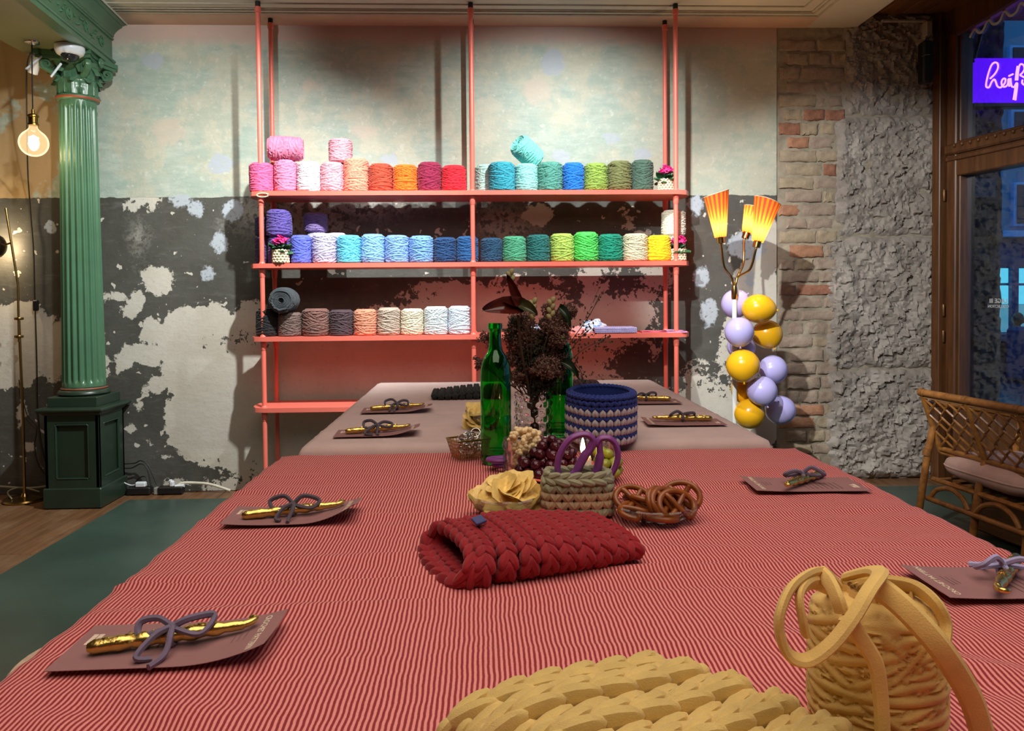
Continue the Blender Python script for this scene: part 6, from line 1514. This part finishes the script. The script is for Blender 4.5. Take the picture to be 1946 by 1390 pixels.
strand([(1660, 1110, .58), (1700, 1140, .565), (1740, 1178, .553), (1785, 1230, .545), (1825, 1290, .548), (1850, 1340, .552), (1868, 1400, .556)], .0075)
strand([(1690, 1108, .62), (1740, 1118, .60), (1780, 1150, .58), (1796, 1190, .575), (1790, 1240, .566)], .0060)
# ================================================================== neon sign and glass decoration
SY = 4.60
c = P(1852, 152, SY); SW = .74; hN = P(1852, 110, SY).z - P(1852, 196, SY).z
sg = thing('neon_sign', 'violet illuminated sign with pink neon handwriting outside the upper window', 'sign', (c.x, SY, c.z))
q = MB(); q.box((SW / 2, .03, 0), (SW, .05, hN), bev=.01); part('sign_box', q, glow('violet_panel', (.10, .008, 1.0), 1.25), sg, smooth=False)
q = MB(); q.box((SW / 2, .04, -hN / 2 - .012), (SW, .07, .026), bev=.004); part('sign_foot', q, M_BLK, sg, smooth=False)
q = MB(); q.tube([P(1853, 118, SY) - c + Vector((0, .02, 0)), P(1892, 20, SY) - c + Vector((0, .06, .06))], .012, 8); q.tube([(-.012, .05, -.9), (-.012, .05, 1.0)], .02, 8); part('sign_strut', q, M_BLK, sg)
M_NEON = glow('pink_neon', (1.0, .30, .62), 2.6); k_ = SY / F
def N(x, y): return ((1830 + x / 9.93 - 1852) * k_, -.012, -((80 + y / 9.93) - 152) * k_)
for pts in ([(500, 700), (590, 610), (650, 500), (640, 410), (580, 395), (520, 450), (470, 580), (430, 740), (420, 840), (450, 870), (490, 850), (530, 760), (580, 715), (610, 760), (640, 840), (690, 870), (730, 850), (790, 780), (800, 710), (760, 700), (725, 750), (730, 820), (770, 855), (820, 840), (850, 790), (860, 700), (868, 800), (880, 850)],
            [(900, 690), (910, 790), (930, 850), (975, 855), (1000, 810), (1035, 810)], [(865, 650), (950, 612)],
            [(1000, 730), (1015, 580), (1035, 460)], [(1035, 730), (1050, 560), (1075, 450), (1110, 420), (1160, 450), (1170, 520), (1130, 590), (1090, 630), (1140, 660), (1200, 700), (1215, 770), (1180, 820), (1130, 780), (1135, 720)],
            [(960, 1100), (985, 950), (1005, 800), (1035, 800), (1020, 950), (1000, 1110)]):
    q = MB(); q.tube(bez([N(*p) for p in pts], 5), .0052, 6); part('neon_tube', q, M_NEON, sg)
lamp('neon_glow', 'POINT', (c.x + .35, SY - .12, c.z), .7, (.35, .10, 1.0), shadow_soft_size=.1)
# painted scallops and lettering on the panes
M_PAINT = mk('white_glass_paint', lin(226, 220, 212), .8)
q = MB(); pts = []
for (u, v) in ((1843, 72), (1852, 56), (1860, 62), (1868, 58), (1878, 38), (1888, 46), (1900, 40), (1909, 22), (1920, 30), (1932, 22), (1940, 6), (1952, 12), (1966, 2)): pts.append(WP(u, v, .042))
q.tube(bez(pts, 6), .008, 6, flat=.3, up=tuple(WN)); tag(part('painted_scallops', q, M_PAINT), 'pale scalloped line painted on the upper window pane', 'decoration')
me = text_mesh('LAGE III', .034, .0006); me.materials.append(M_PAINT); me2 = text_mesh('COLLECTION', .022, .0006); me2.materials.append(M_PAINT)
cc = WP(1897, 578, .054); t = thing('window_lettering', 'small white lettering on the lower pane, mirrored from inside', 'lettering', tuple(cc))
Rt = Matrix((tuple(WD * -1), (0, 0, 1), tuple(WN))).transposed()           # readable from outdoors
for m_, dz in ((me, .016), (me2, -.014)):
    o = link('text_line', m_, t, (0, 0, dz)); o.rotation_euler = Rt.to_euler()
# ================================================================== the street outside
M_FAC = mk('street_facade', lin(92, 150, 176), .8, var=.08, scale=1.2); M_FACT = mk('facade_trim', lin(120, 190, 240), .7); M_FACD = mk('dark_facade_base', lin(40, 66, 112), .7, var=.15, scale=2)
FY = 11.0
def fp(u, v): return P(u, v, FY)
zg = -.15
fac = thing('building', 'pale blue building across the street at dusk', 'building', (7.6, FY, zg))
fo = Vector((7.6, FY, zg))
z_b0, z_b1 = fp(1900, 452).z, fp(1900, 640).z
q = MB(); q.box((1.6, .4, 6.2), (9, .8, 12 - .0)); 
def fbox(name, u0, v0, u1, v1, mat, d0=-.05, d1=.05, par=fac):
    a, b = fp(u0, v0), fp(u1, v1); q = MB(); q.box(((a.x + b.x) / 2 - fo.x, (d0 + d1) / 2, (a.z + b.z) / 2 - fo.z), (abs(b.x - a.x), d1 - d0, abs(a.z - b.z)), bev=.008); return part(name, q, mat, par, smooth=False)
q = MB(); zb = fp(1900, 440).z - zg; q.box((1.2, .45, (zb + 9) / 2), (8.5, .8, 9 - zb)); part('upper_wall', q, M_FAC, fac, smooth=False)
q = MB(); q.box((1.2, .50, zb / 2), (8.5, .6, zb)); part('ground_floor', q, M_FACD, fac, smooth=False)
fbox('string_course', 1700, 440, 2400, 448, M_FACT, -.04, .1)
M_WDK = mk('dark_window_glass', (.012, .018, .035), .1); M_BRIGHT = glow('lit_shop_window', (.10, .62, .86), 1.15); M_BR2 = glow('lit_shop_sill', (.10, .42, .62), .7)
for (u0, v0, u1, v1) in ((1922, 92, 1985, 196), (1925, 214, 1985, 300), (1930, 352, 1985, 425), (2040, 92, 2105, 196), (2040, 352, 2105, 425), (1790, 92, 1852, 250)):
    w_ = fbox('window', u0 - 5, v0 - 5, u1 + 5, v1 + 5, M_FACT, -.03, .06); a, b = fp(u0, v0), fp(u1, v1); q = MB(); q.box(((a.x + b.x) / 2 - fo.x, -.035, (a.z + b.z) / 2 - fo.z), (b.x - a.x, .03, a.z - b.z)); part('pane', q, M_WDK, w_, smooth=False)
q = MB(); a, b = fp(1862, 60), fp(1872, 440); q.box(((a.x + b.x) / 2 - fo.x, -.03, (a.z + b.z) / 2 - fo.z), (b.x - a.x, .1, a.z - b.z + 4)); part('corner_strip', q, M_FACT, fac, smooth=False)
for (u0, u1) in ((1870, 1924), (1938, 1992), (2006, 2060)):
    fbox('shop_window', u0, 508, u1, 640, M_FACD, .10, .2); fbox('lit_pane', u0 + 2, 510, u1 - 2, 538, M_BRIGHT, .06, .12); fbox('lit_pane', u0 + 2, 543, u1 - 2, 578, M_BRIGHT, .06, .12); fbox('lit_pane', u0 + 2, 579, u1 - 2, 632, M_BR2, .06, .12); fbox('mullion', u1, 505, u1 + 12, 640, M_FACD, .0, .15)
fbox('sill', 1860, 634, 2100, 646, mk('shop_sill', lin(96, 96, 130), .7), -.2, .1)
bu = fp(1919, 640); bu.y -= .15; t = thing('bust', 'dark bust figure in the lit window across the street', 'sculpture', (bu.x, bu.y, fp(1919, 634).z + .01)); q = MB(); q.lathe([(0, 0), (.13, 0), (.12, .06), (.05, .10), (.045, .13)], 16); q.ell((0, -.02, .21), (.075, .085, .10)); q.ell((.02, -.05, .19), (.07, .05, .05)); part('figure', q, M_BLK, t)
# outer reveal: dark stone pier, pavement
q = MB(); a, b = P(1845, 500, 4.75), P(1901, 500, 4.75)
def rp_(u, v): x = a.x - .3 + u * (b.x - a.x + .3); z = -.1 + v * 4.2; return (x, 4.75 - .03 * chip(x, z, 14) - .02 * noise.noise((x * 9, z * 9, 0)), z)
q.grid(rp_, 60, 260); q.box(((a.x + b.x) / 2 - .15, 4.95, 2), (b.x - a.x + .3, .36, 4.2)); tag(part('stone_pillar', q, mk('dark_outer_stone', lin(66, 62, 62), .9, var=.25, scale=14, bump=.6, bscale=40)), 'dark rough stone pillar outside the window', 'pillar')
q = MB(); a, b = P(1850, 340, 4.70), P(1889, 376, 4.70); q.box(((a.x + b.x) / 2, 4.69, (a.z + b.z) / 2), (b.x - a.x, .012, a.z - b.z), bev=.003); tag(part('street_notice', q, mk('faded_notice', lin(88, 92, 104), .6, var=.3, scale=30), smooth=False), 'faded notice board on the dark stone pillar outside', 'sign')
q = MB(); q.box((9, 6, zg - .05), (14, 24, .1)); struct('floor_outside', q, mk('wet_asphalt', lin(60, 62, 84), .35, var=.2, scale=3, bump=.2, bscale=30), False, 'street pavement outside')
q = MB(); a, b = fp(1860, 655), fp(2200, 720); q.box((0, 0, 0), (b.x - a.x, .5, .75), bev=.05); tag(part('planter', q, M_FACD, None, ((a.x + b.x) / 2, FY - .8, .24), smooth=False), 'long blue grey planter wall in front of the building outside', 'wall')
